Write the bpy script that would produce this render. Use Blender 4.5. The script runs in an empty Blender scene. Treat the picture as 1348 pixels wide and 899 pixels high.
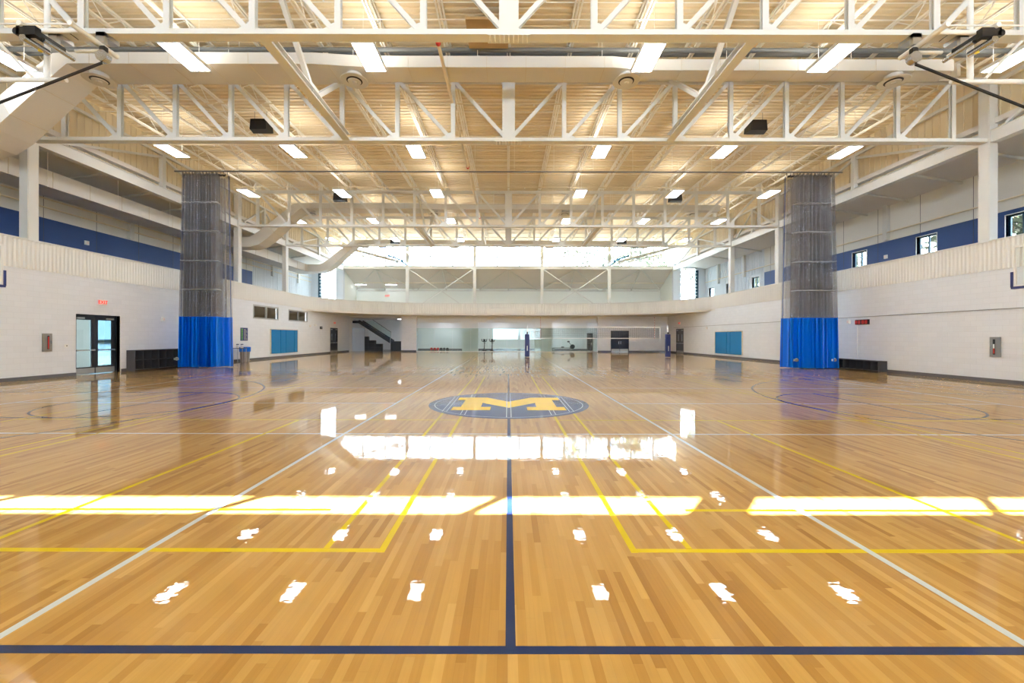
import bpy, math, random
from mathutils import Vector, Matrix
random.seed(7)
C = bpy.context.scene.collection
SC = bpy.context.scene
PI = math.pi

# ------------------------------------------------------------------ camera
cam_d = bpy.data.cameras.new('camera'); cam = bpy.data.objects.new('camera', cam_d); C.objects.link(cam)
F = 545.0
cam_d.sensor_width = 36.0; cam_d.lens = F / 1348 * 36.0
cam_d.shift_x = 5.0 / 1348; cam_d.shift_y = -5.5 / 1348
cam_d.clip_start = 0.05; cam_d.clip_end = 500
EYE = 1.56
cam.location = (0, 0, EYE); cam.rotation_euler = (PI / 2, -0.0018, 0)
SC.camera = cam

# ------------------------------------------------------------------ light
SKY = 17.5; SUN = 300.0; LAMP = 28.0
w = bpy.data.worlds.new('sky'); SC.world = w; w.use_nodes = True
bg = w.node_tree.nodes['Background']; bg.inputs[0].default_value = (0.70, 0.84, 1.0, 1); bg.inputs[1].default_value = SKY
sd = bpy.data.lights.new('sun', 'SUN'); sd.energy = SUN; sd.angle = math.radians(0.25); sd.color = (1.0, .97, .93)
sun = bpy.data.objects.new('sun', sd); C.objects.link(sun)
TANE = 0.6303
sdir = Vector((0.62, 0.78, -TANE * math.hypot(0.62, 0.78))).normalized()
sun.rotation_euler = sdir.to_track_quat('-Z', 'Y').to_euler(); sun.location = (-30, -40, 30)
SC.view_settings.view_transform = 'Standard'; SC.view_settings.look = 'None'
SC.view_settings.exposure = 0.22; SC.view_settings.gamma = 1.0; SC.view_settings.use_curve_mapping = False
cy = SC.cycles
cy.max_bounces = 10; cy.diffuse_bounces = 6; cy.glossy_bounces = 4; cy.transmission_bounces = 6; cy.transparent_max_bounces = 24
cy.use_denoising = True; cy.sample_clamp_indirect = 6.0; cy.caustics_reflective = False; cy.caustics_refractive = False

# ------------------------------------------------------------------ materials
def lin(c):
    return tuple(((v / 255) / 12.92 if v / 255 <= .04045 else ((v / 255 + .055) / 1.055) ** 2.4) for v in c) + (1,)
def mat(name, rgb, rough=.5, metal=0, spec=.5, coat=0, emis=None, estr=0, bump=None):
    m = bpy.data.materials.new(name); m.use_nodes = True; nt = m.node_tree; b = nt.nodes['Principled BSDF']
    b.inputs['Base Color'].default_value = lin(rgb); b.inputs['Roughness'].default_value = rough
    b.inputs['Metallic'].default_value = metal; b.inputs['Specular IOR Level'].default_value = spec
    b.inputs['Coat Weight'].default_value = coat
    if emis: b.inputs['Emission Color'].default_value = lin(emis); b.inputs['Emission Strength'].default_value = estr
    if bump:
        sc, st, var = bump
        tc = nt.nodes.new('ShaderNodeTexCoord'); n = nt.nodes.new('ShaderNodeTexNoise'); n.inputs['Scale'].default_value = sc
        nt.links.new(tc.outputs['Object'], n.inputs['Vector'])
        bp = nt.nodes.new('ShaderNodeBump'); bp.inputs['Strength'].default_value = st; bp.inputs['Distance'].default_value = .02
        nt.links.new(n.outputs[0], bp.inputs['Height']); nt.links.new(bp.outputs[0], b.inputs['Normal'])
        mx = nt.nodes.new('ShaderNodeMix'); mx.data_type = 'RGBA'
        c = lin(rgb); mx.inputs[6].default_value = tuple(v * (1 - var) for v in c[:3]) + (1,); mx.inputs[7].default_value = tuple(min(1, v * (1 + var)) for v in c[:3]) + (1,)
        nt.links.new(n.outputs[0], mx.inputs[0]); nt.links.new(mx.outputs[2], b.inputs['Base Color'])
    return m
M = {}
M['steel'] = mat('cream painted steel', (222, 222, 217), .45, bump=(3, .05, .02))
M['joist'] = mat('cream painted joist steel', (250, 247, 238), .5, bump=(3, .05, .02))
M['deck'] = mat('cream roof deck', (230, 216, 186), .45, bump=(.6, .02, .05))
M['duct'] = mat('painted duct', (216, 213, 205), .5, bump=(1.5, .05, .015))
M['seam'] = mat('duct seam', (206, 196, 176), .6)
M['pipe'] = mat('cream pipe', (234, 222, 195), .4)
M['greypipe'] = mat('grey pipe', (110, 112, 112), .5)
M['black'] = mat('black plastic', (24, 22, 22), .45)
M['darkgrey'] = mat('dark grey laminate', (66, 66, 70), .5, bump=(20, .05, .06))
M['darkin'] = mat('black laminate', (34, 33, 35), .5)
M['doorblk'] = mat('black door paint', (40, 42, 50), .35)
M['alu'] = mat('brushed aluminium', (190, 190, 188), .35, metal=.8)
M['chrome'] = mat('silver metal', (205, 210, 215), .25, metal=.9)
M['white'] = mat('white plastic', (240, 240, 236), .4)
M['blockbase'] = mat('dark vinyl base', (96, 98, 104), .12, coat=.6)
M['red'] = mat('red paint', (196, 40, 30), .45)
M['yellow'] = mat('yellow plastic', (235, 200, 40), .5)
M['green'] = mat('green print', (110, 180, 60), .5)
M['brown'] = mat('brown ceiling panel', (168, 138, 92), .6, bump=(2.5, .1, .12))
M['blind'] = mat('brown slatted blind', (108, 88, 62), .6)
M['vinyl'] = mat('royal blue vinyl', (0, 112, 225), .35, bump=(8, .12, .05))
M['padblue'] = mat('blue wall pad vinyl', (0, 118, 180), .4, bump=(4, .05, .04))
M['navyband'] = mat('navy blue track wall', (26, 62, 122), .55, bump=(2, .03, .04))
M['navypad'] = mat('navy post pad', (30, 42, 104), .45)
M['greyfloor'] = mat('light rubber floor', (196, 198, 198), .25, coat=.4)
M['trackfloor'] = mat('track surface', (120, 122, 126), .7)
M['upwall'] = mat('cream upper wall panel', (232, 231, 224), .6, bump=(2, .04, .02))
M['whitewall'] = mat('white painted wall', (242, 243, 243), .55, bump=(2, .04, .015))
M['greenwall'] = mat('pale grey green wall', (234, 238, 232), .6, bump=(2, .04, .015))
M['corr'] = mat('fluted parapet panel', (232, 231, 226), .5, bump=(2, .03, .015))
M['siding'] = mat('white ribbed siding', (226, 232, 238), .5, bump=(2, .03, .015))
M['soffit'] = mat('soffit paint', (232, 230, 224), .6)
M['roofgrey'] = mat('pale grey underside', (228, 224, 218), .6, bump=(1, .03, .02))
M['panelgrey'] = mat('blue grey panel', (188, 198, 210), .5)
M['silver'] = mat('silver cabinet', (150, 148, 144), .35, metal=.6)
M['carpaint'] = mat('silver car paint', (176, 186, 200), .25, coat=.8)
M['tyre'] = mat('tyre rubber', (28, 28, 30), .7)
M['asphalt'] = mat('outside paving', (150, 150, 148), .8, bump=(3, .2, .08))
M['grass'] = mat('outside dry ground', (150, 150, 140), .9, bump=(5, .3, .2))
M['leaf'] = mat('tree leaves', (25, 37, 18), .6, bump=(3, .1, .3))
M['bark'] = mat('tree bark', (96, 78, 60), .9, bump=(8, .4, .2))
M['lens'] = mat('lit lamp lens', (255, 255, 255), .5, emis=(244, 248, 255), estr=LAMP)
M['uplight'] = mat('lit lamp top slot', (255, 255, 255), .5, emis=(255, 250, 240), estr=LAMP * .7)
M['exitred'] = mat('lit exit letters', (230, 30, 25), .5, emis=(255, 30, 25), estr=.7)
M['softlens'] = mat('soft lit panel lens', (255, 255, 255), .5, emis=(250, 250, 255), estr=13)
M['led'] = mat('lit red digits', (200, 60, 50), .5, emis=(255, 70, 60), estr=.25)
M['exitwhite'] = mat('exit sign face', (245, 225, 220), .5)

def glassmat(name, tint, refl=1.0, trans=1.0):
    m = bpy.data.materials.new(name); m.use_nodes = True; nt = m.node_tree; nt.nodes.clear()
    o = nt.nodes.new('ShaderNodeOutputMaterial'); mx = nt.nodes.new('ShaderNodeMixShader')
    t = nt.nodes.new('ShaderNodeBsdfTransparent'); t.inputs[0].default_value = tint
    g = nt.nodes.new('ShaderNodeBsdfGlossy'); g.inputs['Roughness'].default_value = .01
    fr = nt.nodes.new('ShaderNodeFresnel'); ge = nt.nodes.new('ShaderNodeNewGeometry'); mr = nt.nodes.new('ShaderNodeMapRange')
    mr.inputs[3].default_value = 1.5; mr.inputs[4].default_value = 1 / 1.5; nt.links.new(ge.outputs['Backfacing'], mr.inputs[0]); nt.links.new(mr.outputs[0], fr.inputs[0])
    nt.links.new(fr.outputs[0], mx.inputs[0]); nt.links.new(t.outputs[0], mx.inputs[1]); nt.links.new(g.outputs[0], mx.inputs[2]); nt.links.new(mx.outputs[0], o.inputs[0])
    return m
M['glass'] = glassmat('clear window glass', (.97, .99, .99, 1))
M['backglass'] = glassmat('lightly tinted roof window glass', (.84, .86, .89, 1))
M['greenglass'] = glassmat('greenish partition glass', (.86, .93, .91, 1))
M['bluglass'] = glassmat('door glass', (.94, .97, .97, 1)); M['tintglass'] = glassmat('dark tinted outer glass', (.20, .26, .28, 1))

def clothmesh(name, rgb, alpha):
    m = bpy.data.materials.new(name); m.use_nodes = True; nt = m.node_tree; b = nt.nodes['Principled BSDF']; o = nt.nodes['Material Output']
    b.inputs['Base Color'].default_value = lin(rgb); b.inputs['Roughness'].default_value = .7
    t = nt.nodes.new('ShaderNodeBsdfTransparent'); mx = nt.nodes.new('ShaderNodeMixShader')
    mx.inputs[0].default_value = alpha
    nt.links.new(t.outputs[0], mx.inputs[1]); nt.links.new(b.outputs[0], mx.inputs[2]); nt.links.new(mx.outputs[0], o.inputs[0])
    return m
M['mesh'] = clothmesh('grey curtain mesh', (140, 141, 148), .40)
M['stitch'] = mat('pale curtain seam', (205, 205, 205), .7)
M['netcord'] = mat('dark net cord', (70, 74, 78), .7)

def brickmat(name, rgb, bw, bh, axes='YZ', mortar=.006, dark=.9):
    m = mat(name, rgb, .45); nt = m.node_tree; b = nt.nodes['Principled BSDF']
    tc = nt.nodes.new('ShaderNodeTexCoord'); sp = nt.nodes.new('ShaderNodeSeparateXYZ'); cb = nt.nodes.new('ShaderNodeCombineXYZ')
    nt.links.new(tc.outputs['Object'], sp.inputs[0])
    nt.links.new(sp.outputs['XYZ'.index(axes[0])], cb.inputs[0]); nt.links.new(sp.outputs['XYZ'.index(axes[1])], cb.inputs[1])
    br = nt.nodes.new('ShaderNodeTexBrick'); br.inputs['Scale'].default_value = 1
    br.inputs['Brick Width'].default_value = bw; br.inputs['Row Height'].default_value = bh; br.inputs['Mortar Size'].default_value = mortar
    br.inputs['Mortar Smooth'].default_value = .3
    c = lin(rgb); br.inputs['Color1'].default_value = c; br.inputs['Color2'].default_value = tuple(v * .965 for v in c[:3]) + (1,)
    br.inputs['Mortar'].default_value = tuple(v * dark for v in c[:3]) + (1,)
    nt.links.new(cb.outputs[0], br.inputs['Vector']); nt.links.new(br.outputs[0], b.inputs['Base Color'])
    bp = nt.nodes.new('ShaderNodeBump'); bp.invert = True; bp.inputs['Strength'].default_value = .35; bp.inputs['Distance'].default_value = .01
    nt.links.new(br.outputs[1], bp.inputs['Height']); nt.links.new(bp.outputs[0], b.inputs['Normal'])
    return m
M['cmu'] = brickmat('painted block wall along the side', (234, 237, 241), .4, .2, 'YZ')
M['cmux'] = brickmat('painted block wall across', (240, 242, 245), .4, .2, 'XZ')

def gloss_bump(nt, b):
    tc = nt.nodes.new('ShaderNodeTexCoord'); mp = nt.nodes.new('ShaderNodeMapping'); mp.inputs['Scale'].default_value = (9, 16, 1)
    n = nt.nodes.new('ShaderNodeTexNoise'); n.inputs['Scale'].default_value = 1; n.inputs['Detail'].default_value = 1.5
    nt.links.new(tc.outputs['Object'], mp.inputs[0]); nt.links.new(mp.outputs[0], n.inputs['Vector'])
    bp = nt.nodes.new('ShaderNodeBump'); bp.inputs['Strength'].default_value = .5; bp.inputs['Distance'].default_value = .0007
    nt.links.new(n.outputs[0], bp.inputs['Height']); nt.links.new(bp.outputs[0], b.inputs['Coat Normal'])
    return bp
def floormat():
    m = mat('glossy maple strip floor', (212, 165, 100), .4, spec=.08, coat=.85); nt = m.node_tree; b = nt.nodes['Principled BSDF']; L = nt.links.new
    b.inputs['Coat Roughness'].default_value = .012; b.inputs['Coat IOR'].default_value = 1.33
    def mth(op, a, bb=None, c=None):
        n = nt.nodes.new('ShaderNodeMath'); n.operation = op
        for i, v in enumerate((a, bb, c)):
            if v is None: continue
            if isinstance(v, (int, float)): n.inputs[i].default_value = v
            else: L(v, n.inputs[i])
        return n.outputs[0]
    tc = nt.nodes.new('ShaderNodeTexCoord'); sp = nt.nodes.new('ShaderNodeSeparateXYZ'); L(tc.outputs['Object'], sp.inputs[0])
    xs = mth('DIVIDE', sp.outputs[0], .05); row = mth('FLOOR', xs)
    wn = nt.nodes.new('ShaderNodeTexWhiteNoise'); wn.noise_dimensions = '1D'; L(row, wn.inputs['W'])
    ys = mth('MULTIPLY_ADD', wn.outputs[0], 13.7, mth('DIVIDE', sp.outputs[1], .8)); seg = mth('FLOOR', ys)
    cb = nt.nodes.new('ShaderNodeCombineXYZ'); L(row, cb.inputs[0]); L(seg, cb.inputs[1])
    w2 = nt.nodes.new('ShaderNodeTexWhiteNoise'); w2.noise_dimensions = '2D'; L(cb.outputs[0], w2.inputs['Vector'])
    cr = nt.nodes.new('ShaderNodeValToRGB'); L(w2.outputs[0], cr.inputs[0])
    e = cr.color_ramp.elements; e[0].position = 0; e[0].color = lin((150, 110, 50)); e[1].position = 1; e[1].color = lin((190, 154, 90))
    for p, c in ((.1, (164, 124, 61)), (.5, (175, 137, 72)), (.9, (181, 145, 80))):
        k = e.new(p); k.color = lin(c)
    # grain
    mp = nt.nodes.new('ShaderNodeMapping'); mp.inputs['Scale'].default_value = (60, 2.2, 1); L(tc.outputs['Object'], mp.inputs[0])
    ng = nt.nodes.new('ShaderNodeTexNoise'); ng.inputs['Scale'].default_value = 1; ng.inputs['Detail'].default_value = 3; L(mp.outputs[0], ng.inputs['Vector'])
    gr = mth('MULTIPLY_ADD', ng.outputs[0], .22, .89)
    fx = mth('FRACT', xs); fy = mth('FRACT', ys)
    ex = mth('GREATER_THAN', mth('ABSOLUTE', mth('SUBTRACT', fx, .5)), .485); ey = mth('GREATER_THAN', mth('ABSOLUTE', mth('SUBTRACT', fy, .5)), .4985)
    gap = mth('MAXIMUM', ex, ey); dk = mth('MULTIPLY', gr, mth('MULTIPLY_ADD', gap, -.13, 1.0))
    vm = nt.nodes.new('ShaderNodeVectorMath'); vm.operation = 'SCALE'; L(cr.outputs[0], vm.inputs[0]); L(dk, vm.inputs[3])
    L(vm.outputs[0], b.inputs['Base Color'])
    gloss_bump(nt, b)
    return m
M['floor'] = floormat()
def paintmat(name, rgb):
    m = mat(name, rgb, .4, spec=.05, coat=.85); b = m.node_tree.nodes['Principled BSDF']; b.inputs['Coat Roughness'].default_value = .012; b.inputs['Coat IOR'].default_value = 1.33
    gloss_bump(m.node_tree, b); return m
M['p_navy'] = paintmat('navy floor paint', (22, 40, 84)); M['p_white'] = paintmat('white floor paint', (202, 214, 226))
M['p_yellow'] = paintmat('yellow floor paint', (206, 184, 0)); M['p_logo'] = paintmat('blue logo paint', (18, 46, 104))
M['p_maize'] = paintmat('maize logo paint', (255, 214, 0))

# ------------------------------------------------------------------ mesh helpers
class MB:
    def __init__(s): s.v = []; s.f = []
    def add(s, vs, fs):
        o = len(s.v); s.v += [tuple(p) for p in vs]; s.f += [tuple(i + o for i in f) for f in fs]; return s
    def box(s, x0, x1, y0, y1, z0, z1):
        if x0 > x1: x0, x1 = x1, x0
        if y0 > y1: y0, y1 = y1, y0
        if z0 > z1: z0, z1 = z1, z0
        return s.add([(x0, y0, z0), (x1, y0, z0), (x1, y1, z0), (x0, y1, z0), (x0, y0, z1), (x1, y0, z1), (x1, y1, z1), (x0, y1, z1)],
                     [(0, 3, 2, 1), (4, 5, 6, 7), (0, 1, 5, 4), (1, 2, 6, 5), (2, 3, 7, 6), (3, 0, 4, 7)])
    def frame(s, p0, p1, up=(0, 0, 1)):
        p0 = Vector(p0); p1 = Vector(p1); d = (p1 - p0).normalized(); u = Vector(up)
        if abs(d.dot(u)) > .99: u = Vector((0, 1, 0))
        a = d.cross(u).normalized(); b = a.cross(d).normalized(); return p0, p1, a, b
    def bar(s, p0, p1, w, h, up=(0, 0, 1)):
        p0, p1, a, b = s.frame(p0, p1, up); a = a * w / 2; b = b * h / 2
        vs = [p0 - a - b, p0 + a - b, p0 + a + b, p0 - a + b, p1 - a - b, p1 + a - b, p1 + a + b, p1 - a + b]
        return s.add(vs, [(0, 1, 2, 3), (7, 6, 5, 4), (0, 4, 5, 1), (1, 5, 6, 2), (2, 6, 7, 3), (3, 7, 4, 0)])
    def ibeam(s, p0, p1, w, h, t=.02, up=(0, 0, 1)):
        """H section: flanges w wide, h apart along 'up'"""
        p0, p1, a, b = s.frame(p0, p1, up)
        for k in (-1, 1):
            o = b * (h / 2 - t / 2) * k; s.bar(p0 + o, p1 + o, w, t, up)
        s.bar(p0, p1, t, h - 2 * t, up); return s
    def tube(s, p0, p1, r, n=10, r1=None):
        p0, p1, a, b = s.frame(p0, p1); r1 = r if r1 is None else r1; vs = []
        for p, q in ((p0, r), (p1, r1)):
            for i in range(n):
                t = 2 * PI * i / n; vs.append(p + a * math.cos(t) * q + b * math.sin(t) * q)
        fs = [(i, (i + 1) % n, n + (i + 1) % n, n + i) for i in range(n)]
        fs += [tuple(range(n - 1, -1, -1)), tuple(range(n, 2 * n))]
        return s.add(vs, fs)
    def path(s, pts, r, n=8):
        for a, b in zip(pts[:-1], pts[1:]): s.tube(a, b, r, n)
        return s
    def lathe(s, prof, c, n=24, axis='z'):
        vs = []; c = Vector(c)
        for r, z in prof:
            for i in range(n):
                t = 2 * PI * i / n
                p = (r * math.cos(t), r * math.sin(t), z)
                if axis == 'x': p = (p[2], p[0], p[1])
                if axis == 'y': p = (p[0], p[2], p[1])
                vs.append(c + Vector(p))
        fs = []
        for k in range(len(prof) - 1):
            for i in range(n):
                j = (i + 1) % n; fs.append((k * n + i, k * n + j, (k + 1) * n + j, (k + 1) * n + i))
        fs.append(tuple(range(n - 1, -1, -1))); m = (len(prof) - 1) * n; fs.append(tuple(range(m, m + n)))
        return s.add(vs, fs)
    def prism(s, poly, fn0, fn1):
        n = len(poly); vs = [fn0(*p) for p in poly] + [fn1(*p) for p in poly]
        fs = [tuple(range(n)), tuple(range(2 * n - 1, n - 1, -1))] + [(i, n + i, n + (i + 1) % n, (i + 1) % n) for i in range(n)]
        return s.add(vs, fs)
    def mesh(s, name, m, smooth=False):
        me = bpy.data.meshes.new(name); me.from_pydata(s.v, [], s.f); me.update()
        import bmesh
        bm = bmesh.new(); bm.from_mesh(me); bmesh.ops.recalc_face_normals(bm, faces=bm.faces); bm.to_mesh(me); bm.free()
        me.materials.append(m)
        if smooth:
            me.polygons.foreach_set('use_smooth', [True] * len(me.polygons))
            try: me.set_sharp_from_angle(angle=math.radians(40))
            except Exception: pass
        return me
    def build2(s, other, name, m, m2, parent=None):
        nf = len(s.f); s.add(other.v, other.f); me = bpy.data.meshes.new(name); me.from_pydata(s.v, [], s.f); me.materials.append(m); me.materials.append(m2)
        for i, p in enumerate(me.polygons): p.material_index = 0 if i < nf else 1
        me.update(); return link(name, me, parent)
    def build(s, name, m, parent=None, smooth=False, label=None):
        return link(name, s.mesh(name, m, smooth), parent, label=label)
def link(name, me, parent=None, loc=None, label=None):
    o = bpy.data.objects.new(name, me); C.objects.link(o)
    if parent is not None: o.parent = parent
    if loc is not None: o.location = loc
    if label: o['label'] = label
    return o
def tag(o, label, cat, group=None):
    o['label'] = label; o['category'] = cat
    if group: o['group'] = group
    return o
def thing(name, label, cat, loc=(0, 0, 0), rz=0, group=None):
    o = bpy.data.objects.new(name, None); C.objects.link(o); o.location = loc; o.rotation_euler = (0, 0, rz); o.empty_display_size = .1
    return tag(o, label, cat, group)
def dup(root, loc=None, rz=None, label=None, group=None):
    r = root.copy(); C.objects.link(r)
    if loc is not None: r.location = loc
    if rz is not None: r.rotation_euler = (0, 0, rz)
    if label: r['label'] = label
    if group: r['group'] = group
    for ch in list(root.children):
        c = ch.copy(); C.objects.link(c); c.parent = r
        for g in list(ch.children):
            d = g.copy(); C.objects.link(d); d.parent = c
    return r
def struct(name, mb, m, parent=None, smooth=False):
    o = mb.build(name, m, parent, smooth)
    if parent is None: o['kind'] = 'structure'
    return o
ORD = ['first', 'second', 'third', 'fourth', 'fifth', 'sixth', 'seventh', 'eighth', 'ninth', 'tenth', 'eleventh', 'twelfth', 'thirteenth', 'fourteenth', 'fifteenth', 'sixteenth', 'seventeenth']
def txt(name, body, size, m, parent, loc, rot, ext=.004, sx=1):
    cu = bpy.data.curves.new(name, 'FONT'); cu.body = body; cu.size = size; cu.extrude = ext; cu.align_x = 'CENTER'; cu.align_y = 'CENTER'
    o = bpy.data.objects.new(name, cu); C.objects.link(o); dg = bpy.context.evaluated_depsgraph_get(); me = bpy.data.meshes.new_from_object(o.evaluated_get(dg))
    bpy.data.objects.remove(o); me.materials.clear(); me.materials.append(m)
    o = link(name, me, parent, loc); o.rotation_euler = rot; o.scale = (sx, 1, 1); return o

# ------------------------------------------------------------------ setting
WX = 17.2; YB = -7.0; YF = 44.7; PZ0 = 3.97; PZ1 = 5.05; OX = 20.9; CLY = 43.8
TY = [9.82, 15.08, 26.7, 32.4]; ZB = 8.65; ZT = 10.95; DECK = 11.5; PAN = 2.02
flo = struct('floor', MB().box(-WX - .2, WX + .2, YB, 44.62, -.1, 0), M['floor'])
def lines(m, segs, z=.0012):
    mb = MB()
    for s in segs: mb.box(s[0], s[1], s[2], s[3], 0, z + (.0003 if s[3] - s[2] > .3 else 0))
    return mb
T = .05
def vline(x, y0, y1, w=T): return (x - w / 2, x + w / 2, y0, y1)
def hline(y, x0, x1, w=T): return (x0, x1, y - w / 2, y + w / 2)
wh = []; ye = []; nv = []; YC = 9.78
for s in (-1, 1):
    wh += [vline(s * 2.64, -3, 38), vline(s * 11.65, 7.0, 19.6), hline(YC, s * 2.66, s * 11.62, .04), hline(12.75, s * 2.66, s * 11.62, .04)]
    ye += [vline(s * .92, 3.0, 16.4), vline(s * 1.34, 3.06, 16.4, .045), vline(s * 3.93, 3.06, 7.75), hline(3.03, s * .895, s * 15.5), hline(3.74, s * 1.6, s * 6.4, .045),
           hline(7.8, s * .95, s * 9.2, .04), hline(11.7, s * 1.9, s * 9.2, .04), vline(s * 6.62, 3.06, 16.4, .04), vline(s * 6.95, 3.06, 16.4, .04), vline(s * 9.25, 3.06, 16.4, .04), hline(16.4, s * .9, s * 9.2, .04)]
wh += [hline(6.68, -16.4, 16.4, .045), hline(19.6, -11.65, 11.65, .045), hline(28.6, -11.65, 11.65), hline(38, -9, 9)]
nv += [hline(2.065, -15.2, 15.2, .052), hline(17.5, -14.4, 14.4, .05), vline(.015, 2.06, YC - 1.83, .052), vline(.015, YC + 1.83, 17.5, .052)]
for s in (-1, 1):
    nv += [vline(s * 14.33, 2.06, 17.5), hline(YC - 1.83, s * 8.53, s * 14.33, .045), hline(YC + 1.83, s * 8.53, s * 14.33, .045), vline(s * 8.53, YC - 1.83, YC + 1.83)]
def arc(mb, cx, cyy, r, a0, a1, w=T, z=.0012, n=96):
    for i in range(n):
        t0 = a0 + (a1 - a0) * i / n; t1 = a0 + (a1 - a0) * (i + 1) / n
        q = [(cx + rr * math.cos(t), cyy + rr * math.sin(t)) for rr, t in ((r - w / 2, t0), (r + w / 2, t0), (r + w / 2, t1), (r - w / 2, t1))]
        mb.prism(q, lambda x, y: (x, y, 0), lambda x, y: (x, y, z))
mbn = lines(M['p_navy'], nv, .0014)
for s in (-1, 1):
    arc(mbn, s * 8.53, YC, 1.83, 0, 2 * PI, .045)
    a = PI / 2 if s < 0 else -PI / 2
    arc(mbn, s * 12.75, YC, 6.02, -PI / 2 if s < 0 else PI / 2, PI / 2 if s < 0 else 3 * PI / 2, .05)
    mbn.box(s * 12.75, s * 14.33, YC - 6.045, YC - 5.995, 0, .0014).box(s * 12.75, s * 14.33, YC + 5.995, YC + 6.045, 0, .0014)
lines(0, wh, .0010).build('white_line', M['p_white'], flo); lines(0, ye, .0012).build('yellow_line', M['p_yellow'], flo); mbn.build('navy_line', M['p_navy'], flo)
# centre logo
lg = MB().lathe([(1.86, 0), (1.86, .0018)], (0.015, YC, 0), 96).build('logo_disc', M['p_logo'], flo)
mb = MB(); arc(mb, .015, YC, 1.72, 0, 2 * PI, .016, .0026)
for x in (-1.34, -.92, .015, .92, 1.34):
    hh = math.sqrt(1.72 ** 2 - x * x)
    for d in (-.045, .045): mb.box(x + d - .008, x + d + .008, YC - hh, YC + hh, 0, .0026 if abs(x) > .1 else .0042)
mb.build('logo_pinstripe', M['p_white'], lg)
hp = [(-1.24, 0), (-.40, 0), (-.40, .40), (-.62, .40), (-.62, .98), (0, .30), (.62, .98), (.62, .40), (.40, .40), (.40, 0), (1.24, 0), (1.24, .40), (1.07, .40), (1.07, 1.44), (1.26, 1.44), (1.26, 1.84),
      (.56, 1.84), (0, 1.16), (-.56, 1.84), (-1.26, 1.84), (-1.26, 1.44), (-1.07, 1.44), (-1.07, .40), (-1.24, .40)]
MB().prism([(x + .015, y + YC - .92) for x, y in hp], lambda x, y: (x, y, 0), lambda x, y: (x, y, .0034)).build('logo_letter', M['p_maize'], lg)

# fitness floor, track floors
struct('floor_fitness', MB().box(-WX - .2, WX + .2, 44.62, 51.2, -.1, .0), M['greyfloor'])
# ---- side walls lower
def wall_side(s, holes, name):
    mb = MB(); ys = sorted({YB, YF + .2} | {h[0] for h in holes} | {h[1] for h in holes})
    for a, b in zip(ys[:-1], ys[1:]):
        hs = [h for h in holes if h[0] <= a + 1e-6 and h[1] >= b - 1e-6]
        if not hs: mb.box(s * WX, s * (WX + .3), a, b, 0, PZ0)
        else:
            z = 0
            for h in sorted(hs, key=lambda q: q[2]):
                if h[2] > z: mb.box(s * WX, s * (WX + .3), a, b, z, h[2])
                z = h[3]
            mb.box(s * WX, s * (WX + .3), a, b, z, PZ0)
    return struct(name, mb, M['cmu'])
LD = (16.47, 18.34); LW = [(27.9, 31.0, 2.8, 3.76), (32.4, 35.5, 2.82, 3.72)]
wall_side(-1, [(LD[0], LD[1], 0, 2.47), (40.0, 41.75, 0, 2.45)] + LW, 'wall_left')
wall_side(1, [(40.6, 42.4, 0, 2.45)], 'wall_right')
# ---- baseboards
struct('baseboard_left', MB().box(-WX, -WX + .025, YB, LD[0], 0, .13).box(-WX, -WX + .025, LD[1] + .05, 40, 0, .13).box(-WX, -WX + .025, 41.75, YF, 0, .13), M['blockbase'])
struct('baseboard_right', MB().box(WX - .025, WX, YB, 40.6, 0, .13).box(WX - .025, WX, 42.4, YF, 0, .13), M['blockbase'])
# ---- parapet: fluted band following the running track, rounded at the two far corners
pth = [(-WX, YB), (-WX, 34.4)]
for i in range(1, 33):
    t = PI / 2 * i / 32; pth.append((-5 - 12.2 * math.cos(t), 34.4 + 8.3 * math.sin(t)))
pth += [(-x, y) for x, y in reversed(pth)]
def resample(p, st):
    out = [Vector(p[0])]; acc = 0
    for a, b in zip(p[:-1], p[1:]):
        a = Vector(a); b = Vector(b); L = (b - a).length; d = st - acc
        while d <= L: out.append(a + (b - a) * d / L); d += st
        acc = L - (d - st)
    return out
P = resample(pth, .035)
mb = MB(); n = len(P); vs = []
for i, p in enumerate(P):
    q = P[min(i + 1, n - 1)] - P[max(i - 1, 0)]; nn = Vector((q.y, -q.x)).normalized()   # inward
    off = .045 if i % 4 in (0, 1) else .0
    e = p + nn * off; o = p - nn * .16
    vs += [(e.x, e.y, PZ0), (e.x, e.y, PZ1 - .05), (o.x, o.y, PZ1 - .05), (o.x, o.y, PZ0)]
fs = []
for i in range(n - 1):
    for k in range(4): fs.append((4 * i + k, 4 * i + (k + 1) % 4, 4 * i + 4 + (k + 1) % 4, 4 * i + 4 + k))
mb.add(vs, fs); struct('wall_parapet', mb, M['corr'])
def band(pts, inn, out, z0, z1):
    mb = MB(); vs = []; n = len(pts)
    for i, p in enumerate(pts):
        q = pts[min(i + 1, n - 1)] - pts[max(i - 1, 0)]; nn = Vector((q.y, -q.x)).normalized()
        e = p + nn * inn; o = p - nn * out; vs += [(e.x, e.y, z0), (e.x, e.y, z1), (o.x, o.y, z1), (o.x, o.y, z0)]
    fs = [(4 * i + k, 4 * i + (k + 1) % 4, 4 * i + 4 + (k + 1) % 4, 4 * i + 4 + k) for i in range(n - 1) for k in range(4)]
    fs += [(0, 1, 2, 3), (4 * n - 1, 4 * n - 2, 4 * n - 3, 4 * n - 4)]
    return mb.add(vs, fs)
PC = [Vector(p) for p in pth]
struct('trim_1', band(PC, .06, .19, PZ1 - .05, PZ1), M['steel'])       # coping
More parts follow.
